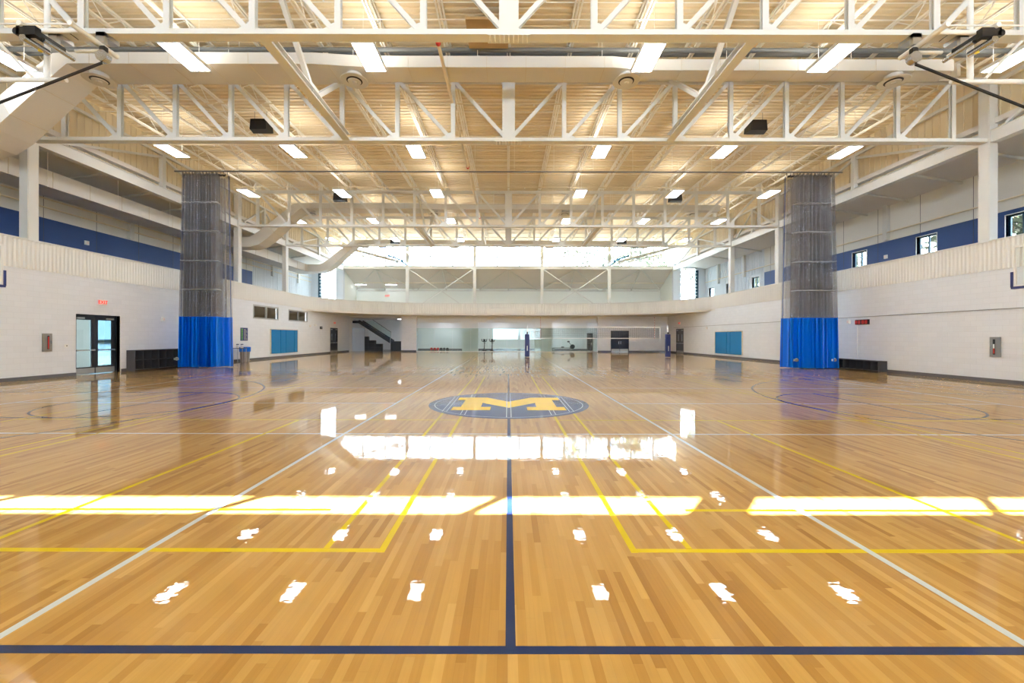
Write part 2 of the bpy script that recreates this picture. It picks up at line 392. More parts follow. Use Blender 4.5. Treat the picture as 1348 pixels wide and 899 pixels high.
# far lower soffit: floor slab of the track over the far corners and recess
sl = [(x, y) for x, y in pth if y >= 34.3]
mb = MB(); poly = [(x, y + .02) for x, y in sl] + [(WX, YF), (-WX, YF)]
mb.prism(poly, lambda x, y: (x, y, PZ0 - .14), lambda x, y: (x, y, PZ0 + .1)); struct('ceiling_soffit', mb, M['soffit'])
struct('floor_track_left', MB().box(-OX, -WX - .02, YB, 47.9, PZ0 + .02, PZ0 + .12), M['trackfloor'])
struct('floor_track_right', MB().box(WX + .02, OX, YB, 47.9, PZ0 + .02, PZ0 + .12), M['trackfloor'])
struct('floor_track_far', MB().box(-WX, WX, YF - .0, 48.2, PZ0 - .14, PZ0 + .12), M['soffit'])
# ---- upper outer walls
def outer(s, wins, name):
    mats = {}
    def put(kind, *b): mats.setdefault(kind, MB()).box(*b)
    ys = sorted({YB, 33.8, 44.2} | {q for c in wins for q in (c - .5, c + .5)})
    for a, b in zip(ys[:-1], ys[1:]):
        k = 'navyband' if b <= 33.81 else 'siding'; hol = any(abs((a + b) / 2 - c) < .45 for c in wins)
        x0, x1 = s * OX, s * (OX + .25)
        if hol: put(k, x0, x1, a, b, 3.9, 5.35); put(k, x0, x1, a, b, 6.7, 6.9)
        else: put(k, x0, x1, a, b, 3.9, 6.9)
        put('upwall' if k == 'navyband' else 'siding', x0, x1, a, b, 6.9, 9.4)
    root = None
    for k, mb in mats.items():
        if k == 'siding':
            y = 33.9
            while y < 44.1: mb.box(s * (OX - .03), s * OX, y, y + .1, 6.9 if any(abs(y - c) < .62 for c in wins) else 3.9, 9.2); y += .3
        root = struct(name + {'navyband': '_blue_band', 'siding': '_siding', 'upwall': ''}[k], mb, M[k])
WR = [1.0, 5.0, 8.95, 12.9, 16.9, 20.7, 24.65, 28.7, 35.0, 39.2, 42.6]
outer(-1, [], 'wall_left_upper'); outer(1, WR, 'wall_right_upper')
for s, nm in ((-1, 'left'), (1, 'right')):      # panel joints on the upper wall
    mb = MB(); y = -5.4
    while y < 33.6: mb.box(s * (OX - .006), s * OX, y, y + .015, 4.1, 9.2); y += 2.4
    struct('trim_panel_joint_' + nm, mb, M['darkgrey'])
win_n = 1
def window(name, x0, x1, y0, y1, z0, z1, fm, gm, ax, nv_=1, nh=0, fw=.05, dep=.06):
    """pane + frame; ax 'x' = the pane is normal to x"""
    f = MB(); g = MB()
    if ax == 'x':
        xc = (x0 + x1) / 2
        f.box(xc - dep / 2, xc + dep / 2, y0, y0 + fw, z0, z1).box(xc - dep / 2, xc + dep / 2, y1 - fw, y1, z0, z1).box(xc - dep / 2, xc + dep / 2, y0 + fw, y1 - fw, z0, z0 + fw).box(xc - dep / 2, xc + dep / 2, y0 + fw, y1 - fw, z1 - fw, z1)
        for i in range(nv_): yy = y0 + (y1 - y0) * (i + 1) / (nv_ + 1); f.box(xc - dep / 2, xc + dep / 2, yy - fw / 2, yy + fw / 2, z0 + fw, z1 - fw)
        for i in range(nh): zz = z0 + (z1 - z0) * (i + 1) / (nh + 1); f.box(xc - dep / 2 + .005, xc + dep / 2 - .005, y0 + fw, y1 - fw, zz - fw / 2, zz + fw / 2)
        g.box(xc - .004, xc + .004, y0 + .01, y1 - .01, z0 + .01, z1 - .01)
    else:
        yc = (y0 + y1) / 2
        f.box(x0, x0 + fw, yc - dep / 2, yc + dep / 2, z0, z1).box(x1 - fw, x1, yc - dep / 2, yc + dep / 2, z0, z1).box(x0 + fw, x1 - fw, yc - dep / 2, yc + dep / 2, z0, z0 + fw).box(x0 + fw, x1 - fw, yc - dep / 2, yc + dep / 2, z1 - fw, z1)
        for i in range(nv_): xx = x0 + (x1 - x0) * (i + 1) / (nv_ + 1); f.box(xx - fw / 2, xx + fw / 2, yc - dep / 2, yc + dep / 2, z0 + fw, z1 - fw)
        for i in range(nh): zz = z0 + (z1 - z0) * (i + 1) / (nh + 1); f.box(x0 + fw, x1 - fw, yc - dep / 2 + .005, yc + dep / 2 - .005, zz - fw / 2, zz + fw / 2)
        g.box(x0 + .01, x1 - .01, yc - .004, yc + .004, z0 + .01, z1 - .01)
    global win_n
    o = f.build('window_%d' % win_n, fm); o['kind'] = 'structure'; g.build('window_pane', gm, o); win_n += 1
    return o
M['winframe'] = mat('dark teal window frame', (24, 66, 84), .4)
for c in WR:
    o = window('w', OX + .12, OX + .2, c - .5, c + .5, 5.35, 6.7, M['winframe'], M['glass'], 'x', 1, 0, .07)
    MB().box(OX - .01, OX + .12, c - .53, c - .5, 5.32, 6.73).box(OX - .01, OX + .12, c + .5, c + .53, 5.32, 6.73).box(OX - .01, OX + .12, c - .5, c + .5, 6.7, 6.73).build('window_reveal', M['white'], o)
# ---- aisle ceilings (sloped) + fascia above the column line
for s, nm in ((-1, 'left'), (1, 'right')):
    mb = MB(); mb.prism([(17.5, 9.3), (OX + .3, 8.78), (OX + .3, 8.98), (17.5, 9.5)], lambda x, z: (s * x, YB, z), lambda x, z: (s * x, 44.3, z)); struct('ceiling_aisle_' + nm, mb, M['roofgrey'])
    mb = MB(); y = YB
    mb.box(s * 17.72, s * 17.85, YB, CLY, 9.2, DECK)
    while y < CLY - .2: mb.box(s * 17.69, s * 17.72, y, y + .1, 9.2, DECK); y += .3
    struct('wall_fascia_' + nm, mb, M['deck'])
# ---- roof deck: corrugated, ribs across the hall
mb = MB(); vs = []; y = YB - 3.27; prof = [(0, 0), (.09, 0), (.12, .06), (.21, .06), (.24, 0)]
while y < CLY + .4:
    for dy, dz in ((0, 0), (.12, 0), (.145, .05), (.215, .05)): vs += [(-18.2, y + dy, DECK + dz), (18.2, y + dy, DECK + dz)]
    y += .24
fs = [(2 * i, 2 * i + 1, 2 * i + 3, 2 * i + 2) for i in range(len(vs) // 2 - 1)]
mb.add(vs, fs); struct('ceiling', mb, M['deck'])
struct('ceiling_roof_top', MB().box(-18.2, 18.2, YB - 3.28, CLY + 1.2, DECK + .06, DECK + .3), M['roofgrey'])  # unseen rear overhang is sized to trim the sun strip on the floor
struct('sun_blocker_low', MB().box(-6, 10, YB - 6.0, YB - .3, 3.75, 3.95), M['roofgrey'])  # added slab behind the camera, keeps sun out of the low rear glazing
struct('sun_blocker_left', MB().box(-34, -18.2, YB - 3.28, YB - .3, 11.5, 11.8), M['roofgrey']); struct('sun_blocker_right', MB().box(18.2, 24, YB - 3.28, YB - .3, 11.5, 11.8), M['roofgrey'])  # added slabs beside the overhang, stop stray sun reaching the floor
# brown roof hatch panel hung below the deck
struct('ceiling_panel', MB().box(-1.25, -.02, 11.9, 13.1, 10.7, 10.78), M['brown'])
# ---- back wall behind the camera: window band near the roof and glazed doors below
mb = MB(); mb.box(-OX, OX, YB - .3, YB, 0, 1.0); mb.box(-OX, -3.6, YB - .3, YB, 1.0, 3.6); mb.box(7.6, OX, YB - .3, YB, 1.0, 3.6); mb.box(-OX, OX, YB - .3, YB, 3.6, 8.6)
mb.box(-OX, -17.7, YB - .3, YB, 8.6, DECK); mb.box(17.7, OX, YB - .3, YB, 8.6, DECK)
struct('wall_back', mb, M['whitewall'])
window('w', -3.6, 7.6, YB - .2, YB - .1, 1.0, 3.6, M['alu'], M['glass'], 'y', 6, 0, .06)
o = MB().box(-17.7, 17.7, YB - .18, YB - .1, 8.55, 8.6).build('window_%d' % win_n, M['alu']); o['kind'] = 'structure'; win_n += 1
mb = MB(); sh = (3.9 - YB) * .795
for k in range(-8, 9):
    x = -.29 - sh + 2.35 * k
    if abs(x) < 17.6: mb.box(x - .035, x + .035, YB - .2, YB - .1, 8.6, DECK)
x = 1.93 - sh; mb.box(x - .16, x + .16, YB - .3, YB, 8.6, DECK)
mb.box(-17.7, 17.7, YB - .2, YB - .1, DECK - .1, DECK); mb.build('window_mullion', M['alu'], o)
MB().box(-17.7, 17.7, YB - .155, YB - .145, 8.6, DECK - .1).build('window_pane', M['backglass'], o)

# ---- far clerestory wall and corner glazing
COLX = [-10.62, -3.54, 3.54, 10.62]
o = MB().box(-17.6, 17.6, CLY - .12, CLY + .12, 8.75, 9.0).box(-17.6, 17.6, CLY - .1, CLY + .1, 11.2, DECK).build('trim_2', M['steel']); o['kind'] = 'structure'
o = MB().box(-17.6, 17.6, CLY - .05, CLY + .05, 9.0, 9.06).build('window_%d' % win_n, M['alu']); o['kind'] = 'structure'; win_n += 1
mb = MB()
for k in range(-7, 8): mb.box(k * 2.36 + 1.18 - .055, k * 2.36 + 1.18 + .055, CLY - .04, CLY + .04, 9.06, 11.2) if abs(k * 2.36 + 1.18) < 17.5 else None
mb.box(-17.6, 17.6, CLY - .03, CLY + .03, 10.03, 10.12); mb.build('window_mullion', M['alu'], o)
MB().box(-17.6, 17.6, CLY - .005, CLY + .005, 9.06, 11.2).build('window_pane', M['glass'], o)
for s in (-1, 1):
    window('w', min(s * 18.25, s * 19.9), max(s * 18.25, s * 19.9), CLY + .1, CLY + .3, PZ0 + .12, 8.95, M['alu'], M['glass'], 'y', 0, 2, .06)
    nm = 'left' if s < 0 else 'right'
    struct('wall_far_corner_' + nm, MB().box(s * 17.45, s * 18.25, CLY, CLY + .35, 3.9, 9.6).box(s * 19.9, s * OX, CLY + .1, CLY + .35, 3.9, 8.95).box(s * 18.25, s * 21.1, CLY + .1, CLY + .35, 8.95, 9.6), M['siding'])
    mb = MB(); mb.box(s * 20.0, s * 20.12, CLY, CLY + .08, 4.2, 8.7); z = 4.4
    while z < 8.7: mb.box(s * 19.82, s * 20.0, CLY + .0, CLY + .06, z, z + .16); z += .34
    tag(mb.build('notched_rail', M['winframe']), 'dark notched vertical rail beside the tall far %s corner window' % nm, 'rail')
# recess behind the clerestory wall: sloped ceiling, back and side walls
mb = MB(); mb.prism([(CLY + .12, 8.95), (47.9, 7.07), (47.9, 7.27), (CLY + .12, 9.15)], lambda y, z: (-17.7, y, z), lambda y, z: (17.7, y, z)); struct('ceiling_recess', mb, M['roofgrey'])
struct('wall_recess_back', MB().box(-17.7, 17.7, 47.7, 47.9, 3.9, 7.3), M['greenwall'])
struct('wall_recess_left', MB().box(-17.9, -17.5, CLY + .35, 47.9, 3.9, 9.1), M['greenwall']); struct('wall_recess_right', MB().box(17.5, 17.9, CLY + .35, 47.9, 3.9, 9.1), M['greenwall'])
# ---- far ground level
struct('wall_far_pier', MB().box(-11.56, -9.92, YF, YF + .5, 0, PZ0 - .14), M['cmux'])
mb = MB(); mb.box(9.68, 11.07, YF, YF + .3, 0, PZ0 - .14).box(13.04, WX, YF, YF + .3, 0, PZ0 - .14).box(11.07, 13.04, YF, YF + .3, 2.3, PZ0 - .14); struct('wall_far_right', mb, M['cmux'])
mb = MB().box(-9.92, 9.68, 45.3, 45.7, 3.16, PZ0 - .14).box(-5.05, -3.3, 45.3, 45.7, 0, 3.16).box(2.9, 4.8, 45.3, 45.7, 0, 3.16)
struct('wall_far_header', mb, M['whitewall'])
struct('ceiling_fitness', MB().box(-WX - .2, WX, 45.0, 51.2, PZ0 - .3, PZ0 - .14), M['soffit'])
struct('wall_fitness_back', MB().box(-WX - .2, WX, 51.0, 51.2, 0, PZ0 - .14), M['whitewall'])
struct('wall_fitness_left', MB().box(-11.4, -11.1, YF + .5, 51.0, 0, PZ0 - .14), M['whitewall'])
struct('wall_fitness_right', MB().box(9.75, 10.0, YF + .3, 51.0, 0, PZ0 - .14), M['whitewall'])
struct('wall_stair_left', MB().box(-WX - .3, -WX, YF + .2, 51.0, 0, PZ0 - .14), M['whitewall'])
struct('baseboard_far', MB().box(-11.1, 9.75, 50.96, 51, 0, .14).box(-11.56, -9.92, YF - .03, YF, 0, .14).box(9.68, 11.07, YF - .03, YF, 0, .14).box(13.04, WX, YF - .03, YF, 0, .14), M['blockbase'])
# panels on the far header
struct('trim_3', MB().box(-2.2, 1.5, 42.62, 42.7, PZ0 + .02, PZ0 + .5), M['upwall'])
# outside
struct('ground_lawn', MB().box(-140, 140, -60, 160, -.3, -.12), M['grass']); struct('ground_paving', MB().box(-60, -21.2, 0, 70, -.12, -.1), M['asphalt'])

# ------------------------------------------------------------------ roof trusses
NP = 8; HX = 17.3; DPT = .27
def truss(y, which):
    t = thing('roof_truss', which, 'truss', (0, y, 0), 0, 'roof trusses across the hall')
    MB().box(-HX, HX, -DPT / 2, DPT / 2, ZB, ZB + .02).box(-HX, HX, -DPT / 2, -DPT / 2 + .02, ZB + .02, ZB + .125).box(-HX, HX, DPT / 2 - .02, DPT / 2, ZB + .02, ZB + .125).box(-HX, HX, -.01, .01, ZB + .02, ZB + .1).build('bottom_chord', M['steel'], t)
    MB().box(-HX, HX, -DPT / 2, DPT / 2, ZT, ZT + .02).box(-HX, HX, -DPT / 2, -DPT / 2 + .02, ZT - .1, ZT).box(-HX, HX, DPT / 2 - .02, DPT / 2, ZT - .1, ZT).build('top_chord', M['steel'], t)
    MB().box(-.23, .23, -.11, -.09, ZB + .125, ZT - .1).box(-.2, -.17, -.09, .09, ZB + .125, ZT - .1).box(.17, .2, -.09, .09, ZB + .125, ZT - .1).build('centre_post', M['steel'], t)
    vm = MB().box(-.075, .075, -.06, -.045, ZB + .125, ZT - .1).box(-.075, .075, .045, .06, ZB + .125, ZT - .1).box(-.01, .01, -.045, .045, ZB + .125, ZT - .1).mesh('vertical_post', M['steel'])
    dmL = MB().ibeam((-PAN + .08, 0, ZT - .12), (-.09, 0, ZB + .15), .12, .09, .015, (0, 1, 0)).mesh('diagonal_brace', M['steel'])
    dmR = MB().ibeam((PAN - .08, 0, ZT - .12), (.09, 0, ZB + .15), .12, .09, .015, (0, 1, 0)).mesh('diagonal_brace', M['steel'])
    gp = lambda s: MB().prism([(0, 0), (-s * .42, 0), (-s * .42, .06), (-s * .12, .24), (0, .24)], lambda x, z: (x, -.012, ZB + .12 + z), lambda x, z: (x, .012, ZB + .12 + z)).mesh('gusset_plate', M['steel'])
    gL, gR = gp(1), gp(-1)
    for k in range(1, NP + 1):
        for s in (-1, 1): link('vertical_post', vm, t, (s * k * PAN, 0, 0))
    for k in range(0, NP):
        link('diagonal_brace', dmL, t, (-k * PAN, 0, 0)); link('diagonal_brace', dmR, t, (k * PAN, 0, 0))
        if k: link('gusset_plate', gL, t, (-k * PAN, 0, 0)); link('gusset_plate', gR, t, (k * PAN, 0, 0))
    spm = MB().box(-.5, .5, -DPT / 2 - .01, DPT / 2 + .01, ZB - .018, ZB)
    bm_ = MB()
    for i in range(9):
        for j in range(5): bm_.lathe([(.018, 0), (.018, -.014)], (-.44 + i * .11, -.11 + j * .055, ZB - .018), 6)
    spm.build2(bm_, 'splice_plate', M['steel'], M['white'], t)
    return t
TL = ['long white roof truss nearest the camera across the top of the picture', 'second white roof truss, carrying on the two big front columns',
      'third roof truss behind the two hanging curtains', 'fourth roof truss, farthest, above the far high windows']
for y, l in zip(TY, TL): truss(y, l)

# columns
def column(s, y, lab):
    x = s * 17.46
    mb = MB().box(x - .15, x + .15, y - .18, y - .15, PZ0 + .12, ZT - .1).box(x - .15, x + .15, y + .15, y + .18, PZ0 + .12, ZT - .1).box(x - .012, x + .012, y - .15, y + .15, PZ0 + .12, ZT - .1)
    mb.box(x - s * .16, x - s * .13, y - .15, y + .15, PZ0 + .12, ZT - .1)
    o = mb.build('steel_column', M['steel']); tag(o, lab, 'column', 'columns along both sides')
    return o
cn = ['nearest, above the frame edge', 'at the end of the second truss', 'just behind the hanging curtain', 'under the end of the farthest truss']
for s, nm in ((-1, 'left'), (1, 'right')):
    for y, l in zip(TY, cn): column(s, y, 'cream steel column on the %s, %s' % (nm, l))
for i, x in enumerate(COLX):
    o = MB().ibeam((x, CLY - .25, PZ0 - .1), (x, CLY - .25, DECK), .3, .26, .02, (0, 1, 0)).build('steel_column', M['steel']); tag(o, 'slim white column of the far window wall, %s from the left' % ORD[i], 'column', 'columns of the far window wall')
for s, nm in ((-1, 'left'), (1, 'right')):
    for y0, y1, l in ((TY[0], TY[1], 'nearest bay'), (TY[1], TY[2], 'bay behind the front column'), (TY[2], TY[3], 'bay behind the curtain'), (TY[3], CLY, 'farthest bay')):
        t = thing('edge_girder', 'cream edge girder with struts on the %s side, %s' % (nm, l), 'girder', (s * 17.46, y0 + .19, 0), 0, 'edge girders along both sides')
        L = y1 - y0 - .38
        MB().box(-.14, .14, 0, L, 8.6, 8.63).box(-.14, .14, 0, L, 9.02, 9.05).box(-.012 - s * .1, .012 - s * .1, 0, L, 8.63, 9.02).build('beam', M['steel'], t)
        m = L / 2
        MB().bar((0, 0, 10.75), (0, L, 10.75), .12, .12).build('top_strut', M['steel'], t)
        MB().bar((0, m, 9.05), (0, m, 10.7), .2, .2).build('post', M['steel'], t)
        for a in (.08, .92): MB().bar((0, m, 10.62), (0, L * a, 9.12), .1, .1).build('diagonal_brace', M['steel'], t)
# longitudinal ties between trusses, with K struts
for (y0, y1, l0) in ((TY[0], TY[1], 'between the two nearest trusses'), (TY[2], TY[3], 'between the two farthest trusses')):
    for s, nm in ((-1, 'left'), (1, 'right')):
        t = thing('bracing_tie', 'cream bracing tie with two struts %s, %s of centre' % (l0, nm), 'brace', (s * 5.85, (y0 + y1) / 2, ZB), 0, 'bracing ties between trusses')
        h = (y1 - y0) / 2 - DPT / 2
        MB().box(-.13, .13, -h, h, 0.02, .045).box(-.13, .13, -h, h, .22, .24).box(-.012, .012, -h, h, .045, .22).build('beam', M['steel'], t)
        for k in (-1, 1): MB().bar((0, k * .15, .24), (0, k * h, ZT - ZB - .1), .13, .13).build('strut', M['steel'], t)
        MB().box(-.012, .012, -.3, .3, .24, .48).build('gusset_plate', M['steel'], t)
# x bracing in the far wall
for i, (a, b, l) in enumerate(((COLX[0], COLX[1], 'left of centre'), (COLX[2], COLX[3], 'right of centre'))):
    t = thing('cross_brace', 'white rod X bracing in the far window wall, ' + l, 'brace', ((a + b) / 2, CLY - .2, PZ0 + .1))
    h = (b - a) / 2 - .13
    MB().bar((-h, 0, .05), (h, 0, 4.68), .09, .09, (0, 1, 0)).build('rod', M['steel'], t); MB().bar((-h, .1, 4.68), (h, .1, .05), .09, .09, (0, 1, 0)).build('rod', M['steel'], t)
# recess rafters
for i, x in enumerate([-14.1, -7.08, 0, 7.08, 14.1]):
    t = thing('canopy_rafter', 'thin rafter with two diagonals under the far sloped ceiling, %s from left' % ORD[i], 'rafter', (x, CLY + .2, 8.85), 0, 'rafters of the far sloped ceiling')
    MB().bar((0, 0, -.1), (0, 3.55, -1.86), .1, .12).build('rafter', M['steel'], t)
    for s in (-1, 1): MB().bar((s * .1, .05, -.1), (s * 3.3, 3.5, -1.84), .08, .08).build('diagonal_brace', M['steel'], t)

# ------------------------------------------------------------------ bar joists
def joist_meshes(L, e0, e1):
    z0, z1 = 10.93, DECK - .02
    top = MB().box(-.07, -.02, e0, L - e1, z1 - .06, z1).box(.02, .07, e0, L - e1, z1 - .06, z1).mesh('top_chord', M['joist'])
    bot = MB().box(-.07, -.02, .55, L - .55, z0, z0 + .055).box(.02, .07, .55, L - .55, z0, z0 + .055).mesh('bottom_chord', M['joist'])
    w = MB(); n = max(2, int(round((L - 1.1) / .62))); n += n % 2; st = (L - 1.1) / n; pts = [(0, .15, z1 - .03)]
    for i in range(n + 1): pts.append((0, .55 + i * st, z0 + .03 if i % 2 == 0 else z1 - .03))
    pts.append((0, L - .15, z1 - .03)); w.path(pts, .016, 5); web = w.mesh('web_rods', M['joist'])
    seat = MB().box(-.06, .06, .02, .22, ZT + .03, z1 - .045).box(-.06, .06, L - .22, L - .02, ZT + .03, z1 - .045).mesh('bearing_seat', M['joist'])
    return top, bot, web, seat
bays = [(TY[0], TY[1], 'nearest roof bay'), (TY[1], TY[2], 'wide roof bay over the curtains'), (TY[2], TY[3], 'narrow roof bay between far trusses'), (TY[3], CLY, 'farthest roof bay by the high windows')]
for y0, y1, bl in bays:
    L = y1 - y0; ms = joist_meshes(L, .02, .02)
    for k in range(-8, 9):
        side = 'over the centre line' if k == 0 else '%s %s of centre' % (ORD[abs(k) - 1], 'left' if k < 0 else 'right')
        t = thing('bar_joist', 'cream bar joist %s, %s' % (side, bl), 'joist', (k * PAN + (.0), y0, 0), 0, 'bar joists of the ' + bl)
        for nme, me in zip(('top_chord', 'bottom_chord', 'web_rods', 'bearing_seat'), ms): link(nme, me, t)
rods = [10.9, 12.2, 17.2, 19.3, 21.9, 23.8, 28.9, 34.6, 37.0, 39.4]
rm = MB().tube((-17.3, 0, 10.925), (17.3, 0, 10.925), .014, 6).tube((-17.3, 0, 11.43), (17.3, 0, 11.43), .012, 6).mesh('bridging_rod', M['joist'])
for i, y in enumerate(rods):
    o = link('bridging_rod', rm, None, (0, y, 0)); tag(o, 'thin bridging rods tying the bar joists, %s row from the camera' % ORD[i], 'rod', 'bridging rods')
# sprinkler branch lines with heads
for i, y in enumerate([11.3, 16.4, 19.9, 22.9, 25.5, 29.6, 35.6, 38.3, 41.2]):
    t = thing('sprinkler_line', 'cream sprinkler pipe across under the deck, %s from the camera' % ORD[i], 'pipe', (0, y, 10.8), 0, 'sprinkler pipes across the hall')
    MB().tube((-17.0, 0, 0), (17.0, 0, 0), .022, 8).build('pipe', M['pipe'], t, True)
    hm = MB().lathe([(.012, 0), (.02, -.05), (.03, -.07), (.012, -.08)], (0, 0, -.01), 8).mesh('sprinkler_head', M['white'])
    for k in range(-5, 6): link('sprinkler_head', hm, t, (k * 3.03 + 1.0, 0, 0))
t = thing('fire_main', 'long cream pipe running away along the ceiling left of centre with red couplings', 'pipe', (-2.05, 12.0, 10.1))
MB().tube((0, 0, 0), (0, 26, 0), .055, 12).build('pipe', M['pipe'], t, True)
for y in (0, 8.8, 17.6): MB().tube((0, y - .06, 0), (0, y + .06, 0), .075, 12).build('coupling', M['red'], t, True, 'red coupling')
hm = MB().tube((0, 0, .05), (0, 0, .85), .012, 6).mesh('hanger_rod', M['joist'])
for y in (1.5, 4.5, 7.5, 10.5, 14, 18, 22, 25): link('hanger_rod', hm, t, (0, y, 0))
for (y, z, r, l, n) in ((13.35, 10.82, .07, 'dark grey pipe above the front duct, lower of two', 'service_pipe'), (13.85, 11.05, .09, 'grey insulated pipe above the front duct, upper of two', 'service_pipe')):
    tag(MB().tube((-16.5, y, z), (16.5, y, z), r, 12).build(n, M['greypipe'], None, True), l, 'pipe')

# ------------------------------------------------------------------ ducts
DZ = 10.15; DH = .36
def prism_x(mb, secs):
    """secs: list of (x, y0, y1, z0, z1) cross sections joined along x"""
    vs = []
    for x, y0, y1, z0, z1 in secs: vs += [(x, y0, z0), (x, y1, z0), (x, y1, z1), (x, y0, z1)]
    fs = [(4 * i + k, 4 * i + (k + 1) % 4, 4 * i + 4 + (k + 1) % 4, 4 * i + 4 + k) for i in range(len(secs) - 1) for k in range(4)]
    n = len(vs); fs += [(3, 2, 1, 0), (n - 4, n - 3, n - 2, n - 1)]
    return mb.add(vs, fs)
def crossduct(yc, lab, x_end, diffs, seams):
    t = thing('cross_duct', lab, 'duct', (0, yc, 0), 0, 'ducts across the hall')
    w1, w2, w3 = .54, .39, .26
    pxm = prism_x(MB(), [(-13.9, -w1, w1, DZ, DZ + DH), (-6.2, -w1, w1, DZ, DZ + DH), (-4.6, -w2, w2, DZ, DZ + DH), (3.3, -w2, w2, DZ, DZ + DH), (4.3, -w3, w3, DZ, DZ + DH), (x_end, -w3, w3, DZ, DZ + DH)])
    sm = MB(); x = -13.2
    while x < x_end - .3:
        w = w1 if x < -6.2 else (w2 if x < 3.4 and x > -4.6 else (w3 if x > 4.3 else (w1 + w2) / 2 if x < 0 else (w2 + w3) / 2))
        sm.box(x - .006, x + .006, -w - .008, w + .008, DZ - .008, DZ + .02); sm.box(x - .006, x + .006, -w - .008, -w + .005, DZ, DZ + DH + .005); x += 1.25
    pxm.build2(sm, 'straight_run', M['duct'], M['seam'], t)
    # slanting leg down to the aisle duct then out
    c = [(-13.9, DZ, DZ + DH), (-14.3, DZ - .02, DZ + DH)]
    mb = MB()
    def sec(px, pz, nx, nz, h=.24): return [(px - nx * h, -w1, pz - nz * h), (px - nx * h, w1, pz - nz * h), (px + nx * h, w1, pz + nz * h), (px + nx * h, -w1, pz + nz * h)]
    pts = [(-13.9, DZ + DH / 2, 0, 1, DH / 2), (-14.25, DZ + .06, -.35, .94, .28), (-16.4, 8.38, -.62, .78, .36), (-16.9, 8.05, -.45, .89, .36), (-17.3, 7.91, -.1, 1, .33), (-18.5, 7.91, 0, 1, .33)]
    vs = []
    for p in pts: vs += sec(*p)
    fs = [(4 * i + k, 4 * i + (k + 1) % 4, 4 * i + 4 + (k + 1) % 4, 4 * i + 4 + k) for i in range(len(pts) - 1) for k in range(4)]
    mb.add(vs, fs)
    sm = MB()
    for f in (.3, .75):
        px = -14.25 + f * -2.15; pz = DZ + .06 + f * (8.38 - DZ - .06); h = .28 + f * .08 + .01; nx, nz = -.5, .86
        for (a, b) in ((-w1 - .008, w1 + .008),): sm.bar((px - nx * h, a, pz - nz * h), (px - nx * h, b, pz - nz * h), .015, .015); sm.bar((px - nx * h, a, pz - nz * h), (px + nx * h, a, pz + nz * h), .015, .015)
    mb.build2(sm, 'drop_leg', M['duct'], M['seam'], t)
    hm = MB().tube((0, -w3, DZ + DH), (0, -w3, DECK), .01, 5).mesh('hanger_rod', M['joist'])
    for x in range(-13, int(x_end), 4): link('hanger_rod', hm, t, (x, 0, 0)); link('hanger_rod', hm, t, (x, 2 * w3, 0))
    return t
crossduct(13.56, 'wide cream air duct across the hall between the two nearest trusses', 14.3, 0, 0)
crossduct(28.2, 'cream air duct across the hall just behind the third truss', 14.3, 0, 0)
crossduct(38.6, 'cream air duct across the hall behind the farthest truss', 14.3, 0, 0)
t = thing('aisle_duct', 'long cream rectangular duct above the left running track', 'duct', (-19.2, 12.6, 0))
dbm = MB().box(-.7, .7, 0, 27, 7.58, 8.24)
sm = MB(); y = 1.2
while y < 27: sm.box(-.71, .71, y, y + .02, 7.572, 8.248); y += 1.5
dbm.build2(sm, 'duct_body', M['duct'], M['seam'], t)
hm = MB().tube((.72, 0, 7.56), (.72, 0, 9.0), .01, 5).mesh('hanger_rod', M['joist'])
for y in range(1, 27, 3): link('hanger_rod', hm, t, (0, y, 0))
# round diffusers
def diffuser(loc, lab):
    t = thing('round_diffuser', lab, 'air diffuser', loc, 0, 'round ceiling diffusers')
    MB().lathe([(.24, 0), (.24, -.1), (.26, -.12)], (0, 0, 0), 28).build('neck', M['duct'], t, True)
    MB().lathe([(.25, -.11), (.42, -.19), (.44, -.2), (.42, -.215), (.26, -.2)], (0, 0, 0), 32).build('outer_ring', M['duct'], t, True)
    MB().lathe([(.255, -.19), (.25, -.205)], (0, 0, 0), 28).build('dark_gap', M['black'], t, label='black gap between the rings')
    MB().lathe([(.14, -.2), (.21, -.225), (.2, -.245), (.09, -.25), (.08, -.23)], (0, 0, 0), 28).build('inner_ring', M['duct'], t, True)
    MB().lathe([(.08, -.235), (.07, -.27), (.03, -.28)], (0, 0, 0), 20).build('centre_cone', M['duct'], t, True)
    return t
dl = ['leftmost', 'second from left', 'third from left', 'rightmost']
d0 = None
for yc, row in ((13.56, 'front duct'), (28.2, 'duct behind the third truss'), (38.6, 'farthest duct')):
    for x, l in zip((-13.4, -5.05, 3.85, 12.6), dl):
        lab = 'round cream ceiling diffuser under the %s, %s' % (row, l)
        if d0 is None: d0 = diffuser((x, yc, DZ), lab)
        else: dup(d0, (x, yc, DZ), label=lab)

# ------------------------------------------------------------------ ceiling lights
def fixture(loc, lab):
    t = thing('high_bay_light', lab, 'ceiling light', loc, 0, 'rectangular high bay lights')
    MB().box(-.32, .32, -.64, .64, .02, .09).box(-.33, -.30, -.65, .65, -.02, .02).box(.30, .33, -.65, .65, -.02, .02).box(-.3, .3, -.65, -.62, -.02, .02).box(-.3, .3, .62, .65, -.02, .02).build('housing', M['white'], t)
    MB().box(-.3, -.165, -.62, .62, -.012, .02).box(-.14, -.013, -.62, .62, -.012, .02).box(.013, .14, -.62, .62, -.012, .02).box(.165, .3, -.62, .62, -.012, .02).build('lamp_lens', M['lens'], t, label='glowing white lens')
    MB().box(-.22, .22, -.5, .5, .09, .094).build('top_slot', M['uplight'], t, label='lit slot on top')
    for s in (-1, 1): MB().tube((0, s * .55, .09), (0, s * .55, DECK - loc[2]), .006, 5).build('hanging_cable', M['joist'], t)
    return t
f0 = None
LX = [-15.1, -9.65, -4.15, 4.15, 9.65, 15.1]; LYS = [ 12.35, 18.6, 24.05, 29.7, 35.4, 41.0]
